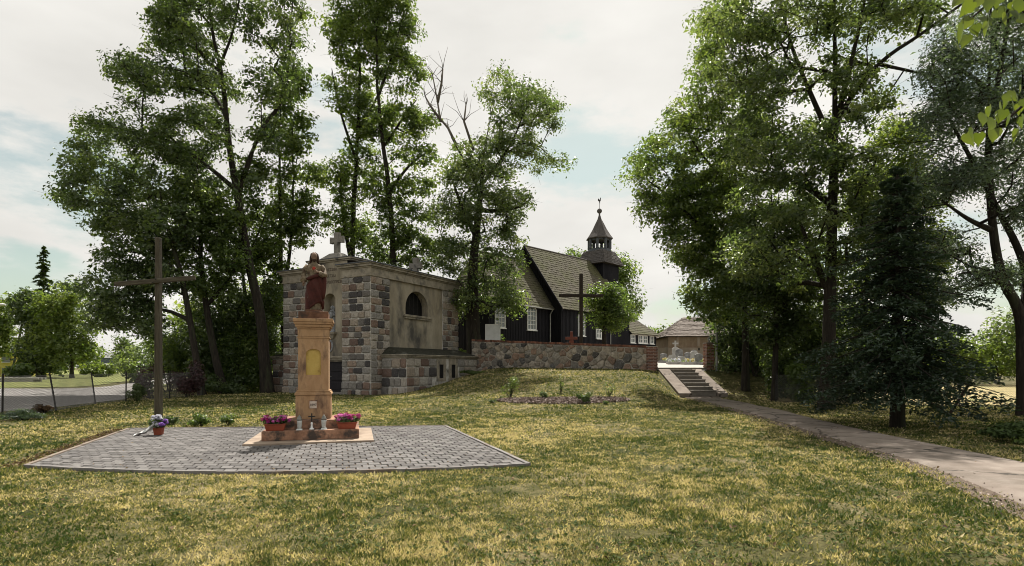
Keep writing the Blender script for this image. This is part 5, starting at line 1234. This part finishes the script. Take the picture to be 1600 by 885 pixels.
tree('ash_tree', 'ivy clad tree with bare dead upper limbs behind the wall end', 41, [[(742,545),(738,480),(738,420),(746,350),(752,290),(756,240)], [(744,370),(720,320),(706,280)], [(752,290),(790,240),(815,190),(820,150)], [(756,240),(765,180),(775,130)], [(790,240),(830,215),(870,250)], [(750,300),(725,250),(705,215)], [(760,330),(800,330),(825,320)]],
     [(780,140,32,34),(830,165,36,34),(800,200,40,28),(862,180,16,20),(770,250,50,36),(720,290,42,40),(760,330,58,44),(700,330,30,34),(800,320,32,32),(740,400,62,36),(790,400,36,40),(700,400,30,30),(770,455,40,32),(800,470,22,22),(850,255,34,20),(880,262,10,8),(725,470,20,26),(815,230,22,20),(715,240,22,26)],
     430, 125, .21, 'leaf_ash', .60, 107, depth=3.4, sig=.42, flat=.6, dead=([(712,225),(700,200),(688,186),(682,150),(676,118)],[(690,190),(672,165),(664,150)],[(740,235),(725,190),(728,165)],[(684,160),(690,130),(692,108)]))
tree('linden_sapling', 'small round headed tree in front of the church beside the dark cross', 42, [[(944,545),(944,510),(944,480),(948,455)]],
     [(940,470,26,24),(965,475,26,26),(935,495,20,16),(970,500,22,18),(950,455,20,14),(985,490,12,14),(952,485,30,24)], 70, 190, .20, 'leaf_mid', .19, 108, sig=.38)
tree('far_maple', 'tree showing behind the church tower', 74, [[(968,560),(968,480),(970,430)]], [(960,420,26,26),(975,440,20,30),(985,470,14,26),(935,400,20,10),(905,400,22,9),(965,480,26,30)], 90, 120, .40, 'leaf_mid', .4, 109, sig=.9)

GR = 'tall trees right of the path'
tree('ash_tree', 'tall straight trunked tree right of the path with forked top', 21.8, [[(1291,642),(1296,500),(1300,350),(1304,220),(1305,120),(1303,-60)], [(1306,190),(1335,140),(1370,100),(1420,70),(1480,25),(1530,-10)], [(1304,230),(1270,150),(1235,60),(1220,-30)], [(1305,200),(1325,110),(1345,20),(1350,-50)], [(1300,320),(1250,270),(1190,250)], [(1296,460),(1270,390),(1255,340)], [(1370,100),(1420,110),(1470,120)]],
     [(1150,30,58,40),(1240,30,70,46),(1340,20,60,45),(1430,20,50,32),(1140,110,42,40),(1210,130,66,48),(1320,110,44,40),(1180,220,74,50),(1280,230,64,50),(1360,170,40,34),(1345,270,52,40),(1220,310,66,48),(1320,350,60,48),(1270,420,60,40),(1370,340,44,44),(1250,-50,110,40),(1400,-40,70,30),(1180,400,50,40)],
     560, 120, .15, 'leaf_ash', .27, 121, depth=3.0, sig=.31, group=GR, flat=.5, dens=.85)
tree('chestnut_tree', 'broad dense tree overhanging the church gate', 31, [[(1165,606),(1165,500),(1160,400),(1150,300),(1145,180)], [(1160,400),(1100,360),(1050,310),(1010,280)], [(1150,300),(1095,240),(1070,190)], [(1163,450),(1110,430),(1085,430)], [(1147,230),(1120,150),(1120,90)]],
     [(1005,275,30,34),(1040,230,36,34),(1075,180,36,40),(1040,310,44,40),(1095,265,52,52),(1075,370,46,44),(1120,340,52,52),(1105,440,44,40),(1140,410,54,50),(1120,480,44,24),(1165,470,56,30),(1110,120,30,56),(1150,200,52,66),(1125,40,26,40),(1165,320,60,60),(1090,310,50,40)],
     520, 125, .19, 'leaf_mid', .20, 122, depth=3.2, sig=.38, group=GR, flat=.5, dens=.9)
tree('maple_tree', 'thin trunked tree between the path steps and the tall ash', 27, [[(1210,624),(1212,540),(1214,460),(1210,380),(1205,300)], [(1212,500),(1245,440),(1260,400)]],
     [(1200,360,56,50),(1240,440,54,40),(1190,480,50,30),(1230,520,50,26),(1270,480,40,40),(1180,430,46,40),(1255,340,44,40)], 190, 130, .165, 'leaf_dark', .14, 123, dens=1.0, sig=.36, group=GR)
tree('locust_tree', 'feathery twin stemmed tree at the right picture edge', 19, [[(1600,655),(1598,560),(1596,486),(1564,437),(1549,348),(1542,209),(1560,130),(1578,20),(1585,-60)], [(1598,500),(1614,430),(1600,373),(1579,323),(1562,268),(1579,229),(1583,111),(1600,-20)], [(1545,300),(1510,230),(1480,170)], [(1550,360),(1500,350),(1450,330)], [(1556,150),(1520,90),(1490,60)], [(1580,450),(1530,425),(1490,430)], [(1590,330),(1640,280),(1660,200)]],
     [(1475,110,38,44),(1455,200,38,44),(1520,60,52,44),(1510,170,48,46),(1570,130,46,52),(1590,40,50,40),(1450,290,42,40),(1515,280,46,40),(1585,230,40,50),(1600,320,36,44),(1490,380,40,24),(1530,430,34,20),(1480,450,20,22),(1640,150,50,80),(1640,330,40,60),(1600,430,30,24),(1560,-40,80,40)],
     470, 130, .115, 'leaf_blue', .19, 124, depth=2.8, dens=1.0, sig=.30, group=GR, aspect=.38)
tree('maple_tree', 'tree filling in behind the dark spruce', 24, [[(1405,640),(1400,500),(1395,380),(1400,260)], [(1400,450),(1440,380),(1450,320)]], [(1400,230,48,44),(1370,300,50,44),(1430,300,44,50),(1390,380,56,44),(1450,390,38,40),(1430,460,44,34),(1350,440,50,40)], 210, 125, .15, 'leaf_bright', .16, 125, dens=1.0, sig=.34, group=GR)

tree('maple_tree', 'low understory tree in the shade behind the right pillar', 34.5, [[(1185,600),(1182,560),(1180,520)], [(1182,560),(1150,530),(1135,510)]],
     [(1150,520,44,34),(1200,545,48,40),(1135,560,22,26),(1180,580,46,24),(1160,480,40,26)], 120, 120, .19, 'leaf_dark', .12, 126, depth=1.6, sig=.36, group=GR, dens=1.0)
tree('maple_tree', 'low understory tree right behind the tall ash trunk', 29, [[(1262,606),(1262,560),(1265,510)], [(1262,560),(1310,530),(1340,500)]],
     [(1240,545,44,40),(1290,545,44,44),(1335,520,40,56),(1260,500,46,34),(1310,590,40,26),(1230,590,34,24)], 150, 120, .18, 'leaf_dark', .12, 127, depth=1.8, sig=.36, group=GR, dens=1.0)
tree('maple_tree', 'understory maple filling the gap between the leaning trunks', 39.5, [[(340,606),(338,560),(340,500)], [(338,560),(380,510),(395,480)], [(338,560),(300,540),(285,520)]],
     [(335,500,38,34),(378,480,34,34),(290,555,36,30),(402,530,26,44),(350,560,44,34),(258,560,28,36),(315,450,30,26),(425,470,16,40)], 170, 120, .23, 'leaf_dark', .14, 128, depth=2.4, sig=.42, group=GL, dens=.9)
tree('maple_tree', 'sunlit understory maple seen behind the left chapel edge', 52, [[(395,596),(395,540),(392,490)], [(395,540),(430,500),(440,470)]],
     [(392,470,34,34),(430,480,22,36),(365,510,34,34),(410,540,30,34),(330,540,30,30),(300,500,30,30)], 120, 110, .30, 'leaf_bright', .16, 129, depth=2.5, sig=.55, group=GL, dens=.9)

# ------------------------------------------------------------------ conifers
def conifer(name, label, px, py, Yd, ztop, rmax, levels, seed, mat='needle', trunk_r=.16, bare=.6, droop=.35, per=26, nsz=.16, base=None):
    r = np.random.default_rng(seed); x = (px-800)/F*Yd; z0 = g(x, Yd); org = (x, Yd, z0); t_ = thing(name, label, 'tree', org)
    H = ztop - z0; MB().tube([(0,0,-.2),(.03,0,H*.5),(0,0,H)], [trunk_r*1.2, trunk_r*.65, .02], 9).build('trunk', M['bark'], t_, smooth=True)
    bw = MB(); parts = []
    for l in range(levels):
        f_ = (l+.5)/levels; z = bare + (H-bare)*f_**.92; R_ = rmax*(1-f_)**.75*(.62+.6*r.random()) + .12; n = int(5+5*(1-f_)); z += r.normal(0,.12*H/levels)
        a0 = r.uniform(0, 6.28)
        for k in range(n):
            a = a0 + 6.283*k/n + r.normal(0,.25); L = R_*r.uniform(.5,1.2); d = np.array((math.cos(a), math.sin(a), 0)); s_ = np.array((-d[1], d[0], 0))
            zk = max(bare*.9, z + r.normal(0,.35*H/levels)); L = min(L, rmax*1.05); pts = [np.array((0,0,zk)) + d*L*q_ + np.array((0,0,1))*(-droop*L*q_**1.5*(1-.35*f_) + .22*L*max(0,q_-.6)) for q_ in np.linspace(0,1,6)]
            bw.tube(pts, [.028,.024,.02,.015,.01,.005], 4)
            m_ = int(per*max(.35, L/rmax)*2.2); q_ = r.uniform(.12,1,m_)**.8; side = r.uniform(-1,1,m_)
            P = np.stack([np.interp(q_, np.linspace(0,1,6), np.array(pts)[:,c]) for c in range(3)], -1)
            P += s_[None]*(side*(1-q_*.75)*L*.34)[:,None] + np.array((0,0,-1))*(np.abs(side)*.10*L + r.uniform(-.03,.09,m_))[:,None]
            parts.append(leaves(P, np.array((0,0,1.0))+r.normal(0,.45,(m_,3)), nsz*r.uniform(.7,1.4,m_), .40, .3, np.full(m_, .25+.4*r.random()), int(r.integers(1e6))))
    bw.build('boughs', M['bark'], t_)
    obj('crown', fast_mesh('crown', *join_np(parts)), M[mat], t_)
    return t_
conifer('spruce_tree', 'dark blue green spruce standing right of the path', 1402, 668, 15.3, 6.9, 2.35, 34, 131, per=95, nsz=.13, bare=1.05, droop=.42)
conifer('spruce_tree', 'tall narrow far spruce rising above the trees on the left', 68, 590, 90, 20.6, 3.0, 34, 132, 'needle_green', .3, 1.5, .6, 22, .55)
def shrub(name, label, px, py, Yd, rx, rz, n, leaf, mat, seed, ry=None, group=None, lobes=9, z=None, cat='shrub', stems=5, aspect=.55):
    r = np.random.default_rng(seed); x = (px-800)/F*Yd; z0 = g(x, Yd) if z is None else z; ry = ry or rx
    t_ = thing(name, label, cat, (x, Yd, z0), 0, group); parts = []; sm = MB()
    for k in range(lobes):
        a = r.uniform(0,6.28); q_ = math.sqrt(r.random())*.75; c = (rx*q_*math.cos(a), ry*q_*math.sin(a), rz*r.uniform(.35,1.55)*(1-.35*q_))
        parts.append(clump(c, (rx*.42, ry*.42, rz*.42), n//lobes, leaf, seed*50+k, aspect, .25, .6, tone=np.full(n//lobes, np.clip(.45+r.normal(0,.14),0,1)), zmin=.02))
        if k < stems: sm.tube([(r.normal(0,.06*rx), r.normal(0,.06*rx), -.05), (c[0]*.5, c[1]*.5, c[2]*.6), c], [.02*rx+.008, .014*rx+.006, .006], 5)
    sm.build('stems', M['bark'], t_); obj('foliage', fast_mesh('foliage', *join_np(parts)), M[mat], t_)
    return t_
# undergrowth behind the timber cross
GU = 'undergrowth under the left trees'
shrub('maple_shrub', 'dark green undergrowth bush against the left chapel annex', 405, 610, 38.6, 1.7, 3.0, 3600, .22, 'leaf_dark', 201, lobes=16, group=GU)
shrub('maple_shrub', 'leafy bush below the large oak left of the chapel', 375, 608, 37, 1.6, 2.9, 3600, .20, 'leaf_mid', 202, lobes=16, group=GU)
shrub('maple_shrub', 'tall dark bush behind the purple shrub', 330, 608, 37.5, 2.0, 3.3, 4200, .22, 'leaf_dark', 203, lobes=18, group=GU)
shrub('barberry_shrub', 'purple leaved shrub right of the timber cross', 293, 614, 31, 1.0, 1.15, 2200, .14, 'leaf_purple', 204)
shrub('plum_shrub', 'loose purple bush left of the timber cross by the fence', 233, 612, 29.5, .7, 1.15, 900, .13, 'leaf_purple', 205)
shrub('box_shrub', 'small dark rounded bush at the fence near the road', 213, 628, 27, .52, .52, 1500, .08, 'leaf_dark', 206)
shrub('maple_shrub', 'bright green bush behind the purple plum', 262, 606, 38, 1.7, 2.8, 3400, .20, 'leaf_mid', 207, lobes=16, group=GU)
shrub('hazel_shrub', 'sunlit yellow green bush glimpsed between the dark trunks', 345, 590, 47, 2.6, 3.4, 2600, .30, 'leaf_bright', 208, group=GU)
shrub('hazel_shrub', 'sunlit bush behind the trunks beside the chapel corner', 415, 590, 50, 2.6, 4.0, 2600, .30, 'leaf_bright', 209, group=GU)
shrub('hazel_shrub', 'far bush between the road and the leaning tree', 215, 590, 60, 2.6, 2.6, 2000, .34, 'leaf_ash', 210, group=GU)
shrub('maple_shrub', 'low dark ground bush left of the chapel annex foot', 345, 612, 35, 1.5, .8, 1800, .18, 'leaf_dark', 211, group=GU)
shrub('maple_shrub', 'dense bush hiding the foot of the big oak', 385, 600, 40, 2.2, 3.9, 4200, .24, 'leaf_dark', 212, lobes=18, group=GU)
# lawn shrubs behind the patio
GS = 'small shrubs behind the patio edge'
shrub('rose_shrub', 'low green shrub between timber cross and monument, nearer the cross', 314, 667, 15.6, .30, .22, 900, .075, 'leaf_mid', 221, group=GS)
shrub('rose_shrub', 'low green shrub between timber cross and monument, nearer the monument', 358, 668, 15.7, .26, .20, 700, .07, 'leaf_mid', 222, group=GS)
shrub('rose_shrub', 'dark little shrub touching the foot of the timber cross', 262, 668, 16.0, .24, .17, 500, .07, 'leaf_dark', 223, group=GS)
shrub('juniper_shrub', 'greyish low shrub at the left fence corner', 38, 660, 17.4, .62, .20, 1500, .07, 'leaf_blue', 224, lobes=14)
shrub('dry_grass_tuft', 'brownish dry tuft beside the leaning fence post', 70, 645, 20.0, .35, .2, 600, .09, 'litter', 225)
# church yard bushes
shrub('lilac_shrub', 'sunlit bright bush left of the white notice board', 722, 560, 42.5, 1.0, 1.15, 1500, .2, 'leaf_bright', 231)
shrub('lilac_shrub', 'bright leaves under the ivy clad tree beside the notice board', 786, 540, 43.5, 1.1, 1.5, 1500, .2, 'leaf_bright', 232)
shrub('ground_ivy', 'dark creeping plants along the chapel annex end', 736, 596, 36.9, 1.0, .20, 1200, .11, 'leaf_mid', 233, ry=.6, lobes=12, cat='plant')
GB = 'young plants in the bark mulch bed'
def bed_y(px, py):
    Yb = 24.0
    for _ in range(30): x = (px-800)/F*Yb; Yb = .5*Yb + .5*F*(EYE-g(x, Yb))/(py-HZ)
    return Yb
for k, (px, py, rx, rz, n, mt, lab) in enumerate(((797,622,.42,.62,420,'leaf_mid','tall wispy young bush at the left end of the mulch bed'),(849,624,.20,.22,350,'leaf_dark','small dark bush left of centre in the mulch bed'),(876,614,.16,.50,90,'leaf_mid','thin bare stemmed sapling in the mulch bed centre'),(914,630,.32,.28,650,'leaf_dark','dense dark bush right of centre in the mulch bed'),(952,622,.30,.55,140,'leaf_mid','sparse twiggy sapling at the right end of the mulch bed'),(770,630,.16,.08,160,'leaf_dark','low dark plant at the left tip of the mulch bed'),(944,632,.16,.08,160,'leaf_dark','low dark plant at the front right of the mulch bed'))):
    shrub('young_bush', lab, px, py, bed_y(px, py), rx, rz, n, .075, mt, 240+k, group=GB, cat='bush', lobes=8, stems=8)
# right side
GD = 'dark bushes right of the gate'
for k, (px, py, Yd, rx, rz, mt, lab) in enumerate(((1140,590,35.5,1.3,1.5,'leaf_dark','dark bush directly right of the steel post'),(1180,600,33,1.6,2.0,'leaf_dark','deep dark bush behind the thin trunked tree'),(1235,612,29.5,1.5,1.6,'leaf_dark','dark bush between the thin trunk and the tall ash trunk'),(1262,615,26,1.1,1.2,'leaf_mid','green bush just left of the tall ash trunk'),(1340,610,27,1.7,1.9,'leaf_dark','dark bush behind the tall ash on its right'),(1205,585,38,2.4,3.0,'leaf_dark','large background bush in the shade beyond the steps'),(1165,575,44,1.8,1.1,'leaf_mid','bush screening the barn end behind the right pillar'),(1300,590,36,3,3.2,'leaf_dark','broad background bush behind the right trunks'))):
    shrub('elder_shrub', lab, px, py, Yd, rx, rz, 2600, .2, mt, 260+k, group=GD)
GF = 'bushes beyond the yellow field'
for k, (px, py, Yd, rx, rz, mt, lab) in enumerate(((1500,605,50,3.4,3.0,'leaf_bright','light green bush beyond the field right of the spruce'),(1560,605,52,3.6,3.6,'leaf_bright','pale green bush beyond the field near the right edge'),(1600,605,48,3.2,4.2,'leaf_ash','taller bush beyond the field at the right edge'),(1450,605,56,4,3.4,'leaf_mid','bush beyond the field behind the spruce'),(1390,600,50,3.4,3.4,'leaf_bright','sunlit bush beyond the field behind the tall ash'))):
    shrub('field_bush', lab, px, py, Yd, rx, rz, 2400, .34, mt, 280+k, group=GF, cat='bush')
shrub('juniper_shrub', 'spreading juniper by the path at the right picture edge', 1590, 695, 12.3, .68, .24, 2600, .09, 'needle_green', 290, lobes=16)
# far trees on the left and horizon
GT = 'trees along the far road'
tree('far_linden', 'bright round tree right of the far spruce', 84, [[(112,592),(112,560),(114,510),(112,470)]], [(108,462,22,22),(98,485,30,26),(128,505,20,26),(90,520,34,30),(130,545,22,24),(110,550,34,20),(75,490,28,30),(60,540,26,26)], 210, 90, .45, 'leaf_bright', .3, 301, sig=.75, group=GT)
tree('far_linden', 'bright tree cut by the left picture edge', 92, [[(-8,592),(-8,540),(-5,500)]], [(-5,490,24,32),(5,530,20,24),(-20,520,30,36)], 110, 90, .5, 'leaf_bright', .3, 302, sig=.8, group=GT)
tree('far_linden', 'small dark tree left of the far spruce', 86, [[(60,592),(60,550),(58,500)]], [(50,490,24,34),(55,545,26,24),(75,560,26,18),(35,470,14,18)], 130, 90, .5, 'leaf_dark', .3, 303, sig=.75, group=GT)
tree('young_birch', 'slender pale young birch at the end of the road', 105, [[(197,588),(196,560),(195,530)]], [(195,540,11,12),(190,555,10,10),(202,553,10,12),(196,522,6,10)], 26, 90, .5, 'leaf_ash', .16, 304, sig=.9, group=GT)
shrub('far_hedge', 'low bush right of the far lamp', 150, 588, 92, 2.6, 1.6, 1500, .5, 'leaf_bright', 305, group=GT, cat='bush')
shrub('far_hedge', 'low bush behind the timber stack', 20, 590, 78, 2.4, 1.4, 1200, .5, 'leaf_mid', 306, group=GT, cat='bush')
# wooded skyline
parts = []; r = np.random.default_rng(400)
for k in range(150):
    a = R(-62 + 124*k/149 + r.normal(0,.4)); D = r.uniform(330, 460); c = (D*math.sin(a), D*math.cos(a), 3.5+r.uniform(0,3)); parts.append(clump(c, (r.uniform(6,11), 6, r.uniform(4,8)), 120, 2.6, 4000+k, .8, .3, .6, tone=np.full(120, .35), zmin=0))
tag(obj('far_wood', fast_mesh('far_wood', *join_np(parts)), M['leaf_dark']), 'far off wooded skyline closing the fields', 'wood', kind='stuff')
# trees behind the barn and church
GH = 'trees behind the barn'
tree('far_maple', 'green tree between the church annex and the barn', 80, [[(1022,565),(1022,540),(1022,525)]], [(1022,532,14,12),(1030,545,14,12),(1012,545,10,12),(1035,525,6,6)], 34, 120, .5, 'leaf_bright', .25, 311, sig=.9, group=GH)

# ------------------------------------------------------------------ foreground lime branch reaching in from the right
lt = thing('lime_tree', 'near lime branch with large bright leaves at the top right corner', 'tree', (4.3, 1.6, 0))
LO = np.array((4.3, 1.6, 0))
MB().tube([(0,0,-.2),(.03,0,1.5),(-.02,.05,3.4),(.05,0,5.5),(0,0,7.5)], [.22,.17,.14,.10,.03], 10).build('trunk', M['bark'], lt, smooth=True)
D0 = 2.45
def lw(px, py, d=0.0): return U(px, py, D0 + d) - LO
A0_ = np.array((-.02,.05,3.3)); B0_ = np.array((0,.04,2.5))
mb = MB(); mb.tube([A0_, lw(1690,-60,-.1), lw(1600,-8), lw(1545,5,.05), lw(1505,40,.05)], [.04,.018,.008,.005,.003], 6); mb.tube([lw(1690,-60,-.1), lw(1640,10), lw(1600,20), lw(1590,5)], [.012,.006,.004,.003], 5)
mb.tube([B0_, lw(1700,140,-.1), lw(1610,155), lw(1570,190,.05), lw(1520,210,.08)], [.035,.016,.007,.005,.003], 6); mb.build('twig', M['bark'], lt)
spots = [(415,15),(440,110),(415,205),(397,272),(450,222),(490,165),(515,25),(540,120),(610,40),(685,45),(725,130),(575,20),(460,130),(545,60),(745,40),(540,640),(590,670),(508,745),(445,745),(470,712),(660,565),(625,575),(715,722),(700,515),(725,590),(690,572),(745,560),(500,70),(555,150),(600,85),(650,100),(700,90),(640,5),(480,45),(565,600),(640,620),(600,720),(680,640),(735,655),(655,530),(745,110),(425,160),(735,500)]
def leaf_mesh(seed):
    r = random.Random(seed); out = [(0,0),(.16,.10),(.30,.04),(.40,-.14),(.38,-.34),(.24,-.58),(.08,-.80),(0,-1.0),(-.09,-.80),(-.26,-.57),(-.38,-.33),(-.41,-.12),(-.29,.05),(-.15,.10)]
    mid = [(0,-.02),(0,-.3),(0,-.6)]; V = [(x*(1+r.uniform(-.07,.07)), .10*abs(x)*(1.4+2.2*r.random()) + .16*z*z + r.uniform(-.015,.015), z) for x, z in out] + [(x, .06*z*z, z) for x, z in mid]; n = len(out)
    Fc = [(0,1,2,14),(2,3,4,15,14),(4,5,16,15),(5,6,7,16),(7,8,9,16),(9,10,15,16),(10,11,12,14,15),(12,13,0,14)]
    m = MB().add(V, Fc).tube([(0,0,0),(.03,.03,.35),(.10,.0,.62)], .018, 4).mesh('leaf'); m.materials.append(M['lime_leaf']); m.polygons.foreach_set('use_smooth', [True]*len(m.polygons)); at = m.attributes.new('tone','FLOAT','POINT'); at.data.foreach_set('value', np.full(len(m.vertices), r.uniform(.15,.85), np.float32)); return m
LM = [leaf_mesh(k) for k in range(6)]
rl = random.Random(9)
for k, (zx, zy) in enumerate(spots):
    px, py = 1380+zx*.2937, zy*.2937; o = bpy.data.objects.new('leaf', LM[k % 6]); COL.objects.link(o); o.parent = lt
    s_ = rl.uniform(.048,.068); o.location = lw(px, py-10, rl.uniform(-.15,.2)); o.scale = (s_,)*3; o.rotation_euler = (R(rl.uniform(-35,25)), R(rl.uniform(-45,45)), R(rl.uniform(-50,50)))
parts = [clump((rl.uniform(-1.2,1.8), rl.uniform(-1.6,.9), rl.uniform(5.0,8.2)), (.6,.6,.4), 60, .09, 7000+k, .8) for k in range(40)]
obj('crown', fast_mesh('crown', *join_np(parts)), M['lime_leaf'], lt)

# ------------------------------------------------------------------ mulch bed
bx0, bx1 = (765-800)/F*24, (990-800)/F*24
byc = bed_y(880, 627)
r = np.random.default_rng(50); n = 5200; a = r.uniform(0,6.283,n); q_ = np.sqrt(r.uniform(0,1,n)); cx = (880-800)/F*byc
px_ = cx + 2.75*q_*np.cos(a); py_ = byc + .95*q_*np.sin(a) + .05*np.cos(a)
P = np.stack([px_, py_, gz(px_, py_)+.015+r.uniform(0,.05,n)], -1)
v, f_, tn = leaves(P, np.array((0,0,1.0))+r.normal(0,.7,(n,3)), r.uniform(.06,.15,n), .5, .1, np.clip(r.normal(.5,.25,n),0,1), 51)
tag(obj('bark_mulch', fast_mesh('bark_mulch', v, f_, tn), M['chips']), 'bed of pale bark chips on the sloping lawn', 'mulch', kind='stuff')

# ------------------------------------------------------------------ grass blades
def vnoise(x, y, s, seed):
    r = np.random.default_rng(seed); G = r.uniform(0,1,(128,128)); u, v = x*s, y*s; i, j = np.floor(u).astype(int), np.floor(v).astype(int); fu, fv = ss(u-i), ss(v-j)
    gg = lambda a, b_: G[a % 128, b_ % 128]
    return (gg(i,j)*(1-fu)+gg(i+1,j)*fu)*(1-fv) + (gg(i,j+1)*(1-fu)+gg(i+1,j+1)*fu)*fv
def inside_quad(x, y, poly):
    ok = np.zeros(len(x), bool); n = len(poly); j = n-1
    for i in range(n):
        xi, yi, xj, yj = *poly[i], *poly[j]
        ok ^= ((yi > y) != (yj > y)) & (x < (xj-xi)*(y-yi)/(yj-yi+1e-9)+xi); j = i
    return ok
r = np.random.default_rng(60); n = 700000
rad_ = 3.6*(46/3.6)**(r.uniform(0,1,n)**1.0); ang = r.uniform(R(-50), R(50), n)
gx, gy = rad_*np.sin(ang), rad_*np.cos(ang)
patio_poly = [tuple(pat(u, -.012)) for u in np.linspace(-.01,1.01,20)] + [tuple(pat(1.01,1.01)), tuple(pat(-.01,1.01))]
path_poly = [(p[0]-.06+.0, p[1]) for p in PL] + PR[::-1]
road_poly = RL[:9] + RR_[8::-1]
ca_, sa_ = math.cos(R(-28.5)), math.sin(R(-28.5)); lx = ca_*(gx+8.03)+sa_*(gy-32.7); ly = -sa_*(gx+8.03)+ca_*(gy-32.7)
jx = r.normal(0,1,n); bad = inside_quad(gx+.03*jx, gy+.03*r.normal(0,1,n), patio_poly) | inside_quad(gx+.09*jx+.35*(vnoise(gx,gy,1.9,73)-.5), gy, path_poly) | inside_quad(gx, gy, road_poly) | ((lx > -9.3) & (lx < 1.9) & (ly > -.1) & (ly < 9))
bad |= (gx > 8.6) & (gx < 11.4) & (gy > 29.7) & (gy < 60) | (((gx-cx)/2.6)**2 + ((gy-byc)/.85)**2 < 1) | ((gy > 39.4-(gx+2.75)*.477) & (gx > -3))
patch = .45*vnoise(gx,gy,.42,61) + .35*vnoise(gx,gy,1.5,62) + .20*vnoise(gx,gy,4.1,72); dens = .25 + .70*vnoise(gx,gy,2.3,63)
bare = vnoise(gx,gy,.8,64)*.6+vnoise(gx,gy,2.9,71)*.4 > .74
keep = ~bad & (r.uniform(0,1,n) < dens) & ~(bare & (r.uniform(0,1,n) < .8)); gx, gy, patch, rad_ = gx[keep], gy[keep], patch[keep], rad_[keep]; n = len(gx)
h = (.014 + .024*r.uniform(0,1,n)**1.5)*(.7+.7*vnoise(gx,gy,1.1,65))*(1+rad_*.018); wd_ = (.0026 + .0012*rad_)*r.uniform(.7,1.3,n)
aa = r.uniform(0,6.283,n); ln = r.normal(0,.65,(n,2))*h[:,None]; z = gz(gx, gy)
A = np.stack([gx-np.cos(aa)*wd_, gy-np.sin(aa)*wd_, z-.004], -1); B = np.stack([gx+np.cos(aa)*wd_, gy+np.sin(aa)*wd_, z-.004], -1); C = np.stack([gx+ln[:,0], gy+ln[:,1], z+h], -1)
V = np.stack([A,B,C],1).reshape(-1,3); Fg = np.arange(3*n).reshape(-1,3)
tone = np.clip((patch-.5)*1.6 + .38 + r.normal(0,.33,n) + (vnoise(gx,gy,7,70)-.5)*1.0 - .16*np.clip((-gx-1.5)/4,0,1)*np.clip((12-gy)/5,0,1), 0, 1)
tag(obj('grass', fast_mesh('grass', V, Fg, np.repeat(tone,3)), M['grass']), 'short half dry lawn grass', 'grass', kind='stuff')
# clover and plantain rosettes in the lawn, dry leaves and pebbles by the path
n = 9000; rr_ = 4.0*(26/4.0)**r.uniform(0,1,n); an = r.uniform(R(-47),R(47),n); qx, qy = rr_*np.sin(an), rr_*np.cos(an)
ok = ~(inside_quad(qx,qy,patio_poly)|inside_quad(qx,qy,path_poly)) & (vnoise(qx,qy,.9,66) > .45); qx, qy, rr_ = qx[ok], qy[ok], rr_[ok]; n = len(qx)
P = np.stack([qx, qy, gz(qx,qy)+.02], -1); P = np.repeat(P, 4, 0) + r.normal(0,.022,(4*n,3))*np.array((1,1,.3))
v, f_, tn = leaves(P, np.array((0,0,1.0))+r.normal(0,.45,(4*n,3)), (.022+.0016*np.repeat(rr_,4))*r.uniform(.7,1.4,4*n), .7, .2, np.clip(r.normal(.35,.2,4*n),0,1), 67)
tag(obj('clover', fast_mesh('clover', v, f_, tn), M['clover']), 'clover and weed leaves among the lawn grass', 'clover', kind='stuff')
n = 1700; t01 = r.uniform(0,1,n); pl_ = np.array(PL); ex = np.interp(t01*29+1, pl_[:,1], pl_[:,0]); ey = t01*29+1; ex = ex - .12 + r.normal(0,.16,n)
P = np.stack([ex, ey, gz(ex,ey)+.03], -1); v, f_, tn = leaves(P, np.array((0,0,1.0))+r.normal(0,.5,(n,3)), r.uniform(.015,.042,n), .8, .3, np.clip(r.normal(.5,.3,n),0,1), 68)
tag(obj('path_litter', fast_mesh('path_litter', v, f_, tn), M['chips']), 'stones and dry litter along the path edge', 'litter', kind='stuff')
n = 2600; u_ = r.uniform(0,1,n); ed = r.integers(0,2,n)
pp = np.array([pat(a, 1.02) if e else pat(-.015, a) for a, e in zip(u_, ed)]) + r.normal(0,.09,(n,2)) + np.where(ed[:,None]==1, np.array((0,.12)), np.array((-.14,-.03)))
P = np.stack([pp[:,0], pp[:,1], np.full(n,.02)], -1); v, f_, tn = leaves(P, np.array((0,0,1.0))+r.normal(0,.5,(n,3)), r.uniform(.03,.07,n), .6, .3, np.clip(r.normal(.4,.25,n),0,1), 69)
tag(obj('patio_litter', fast_mesh('patio_litter', v, f_, tn), M['litter']), 'brown dry leaves along the patio border', 'litter', kind='stuff')
n = 900; rr_ = 4.2*(30/4.2)**r.uniform(0,1,n); an = r.uniform(R(-47),R(47),n); qx, qy = rr_*np.sin(an), rr_*np.cos(an)
P = np.stack([qx, qy, gz(qx,qy)+.045], -1); v, f_, tn = leaves(P, np.array((0,0,1.0))+r.normal(0,.4,(n,3)), r.uniform(.03,.06,n), .6, .35, np.clip(r.normal(.5,.28,n),0,1), 74)
tag(obj('fallen_leaves', fast_mesh('fallen_leaves', v, f_, tn), M['litter']), 'brown fallen leaves scattered over lawn, paving and path', 'leaves', kind='stuff')
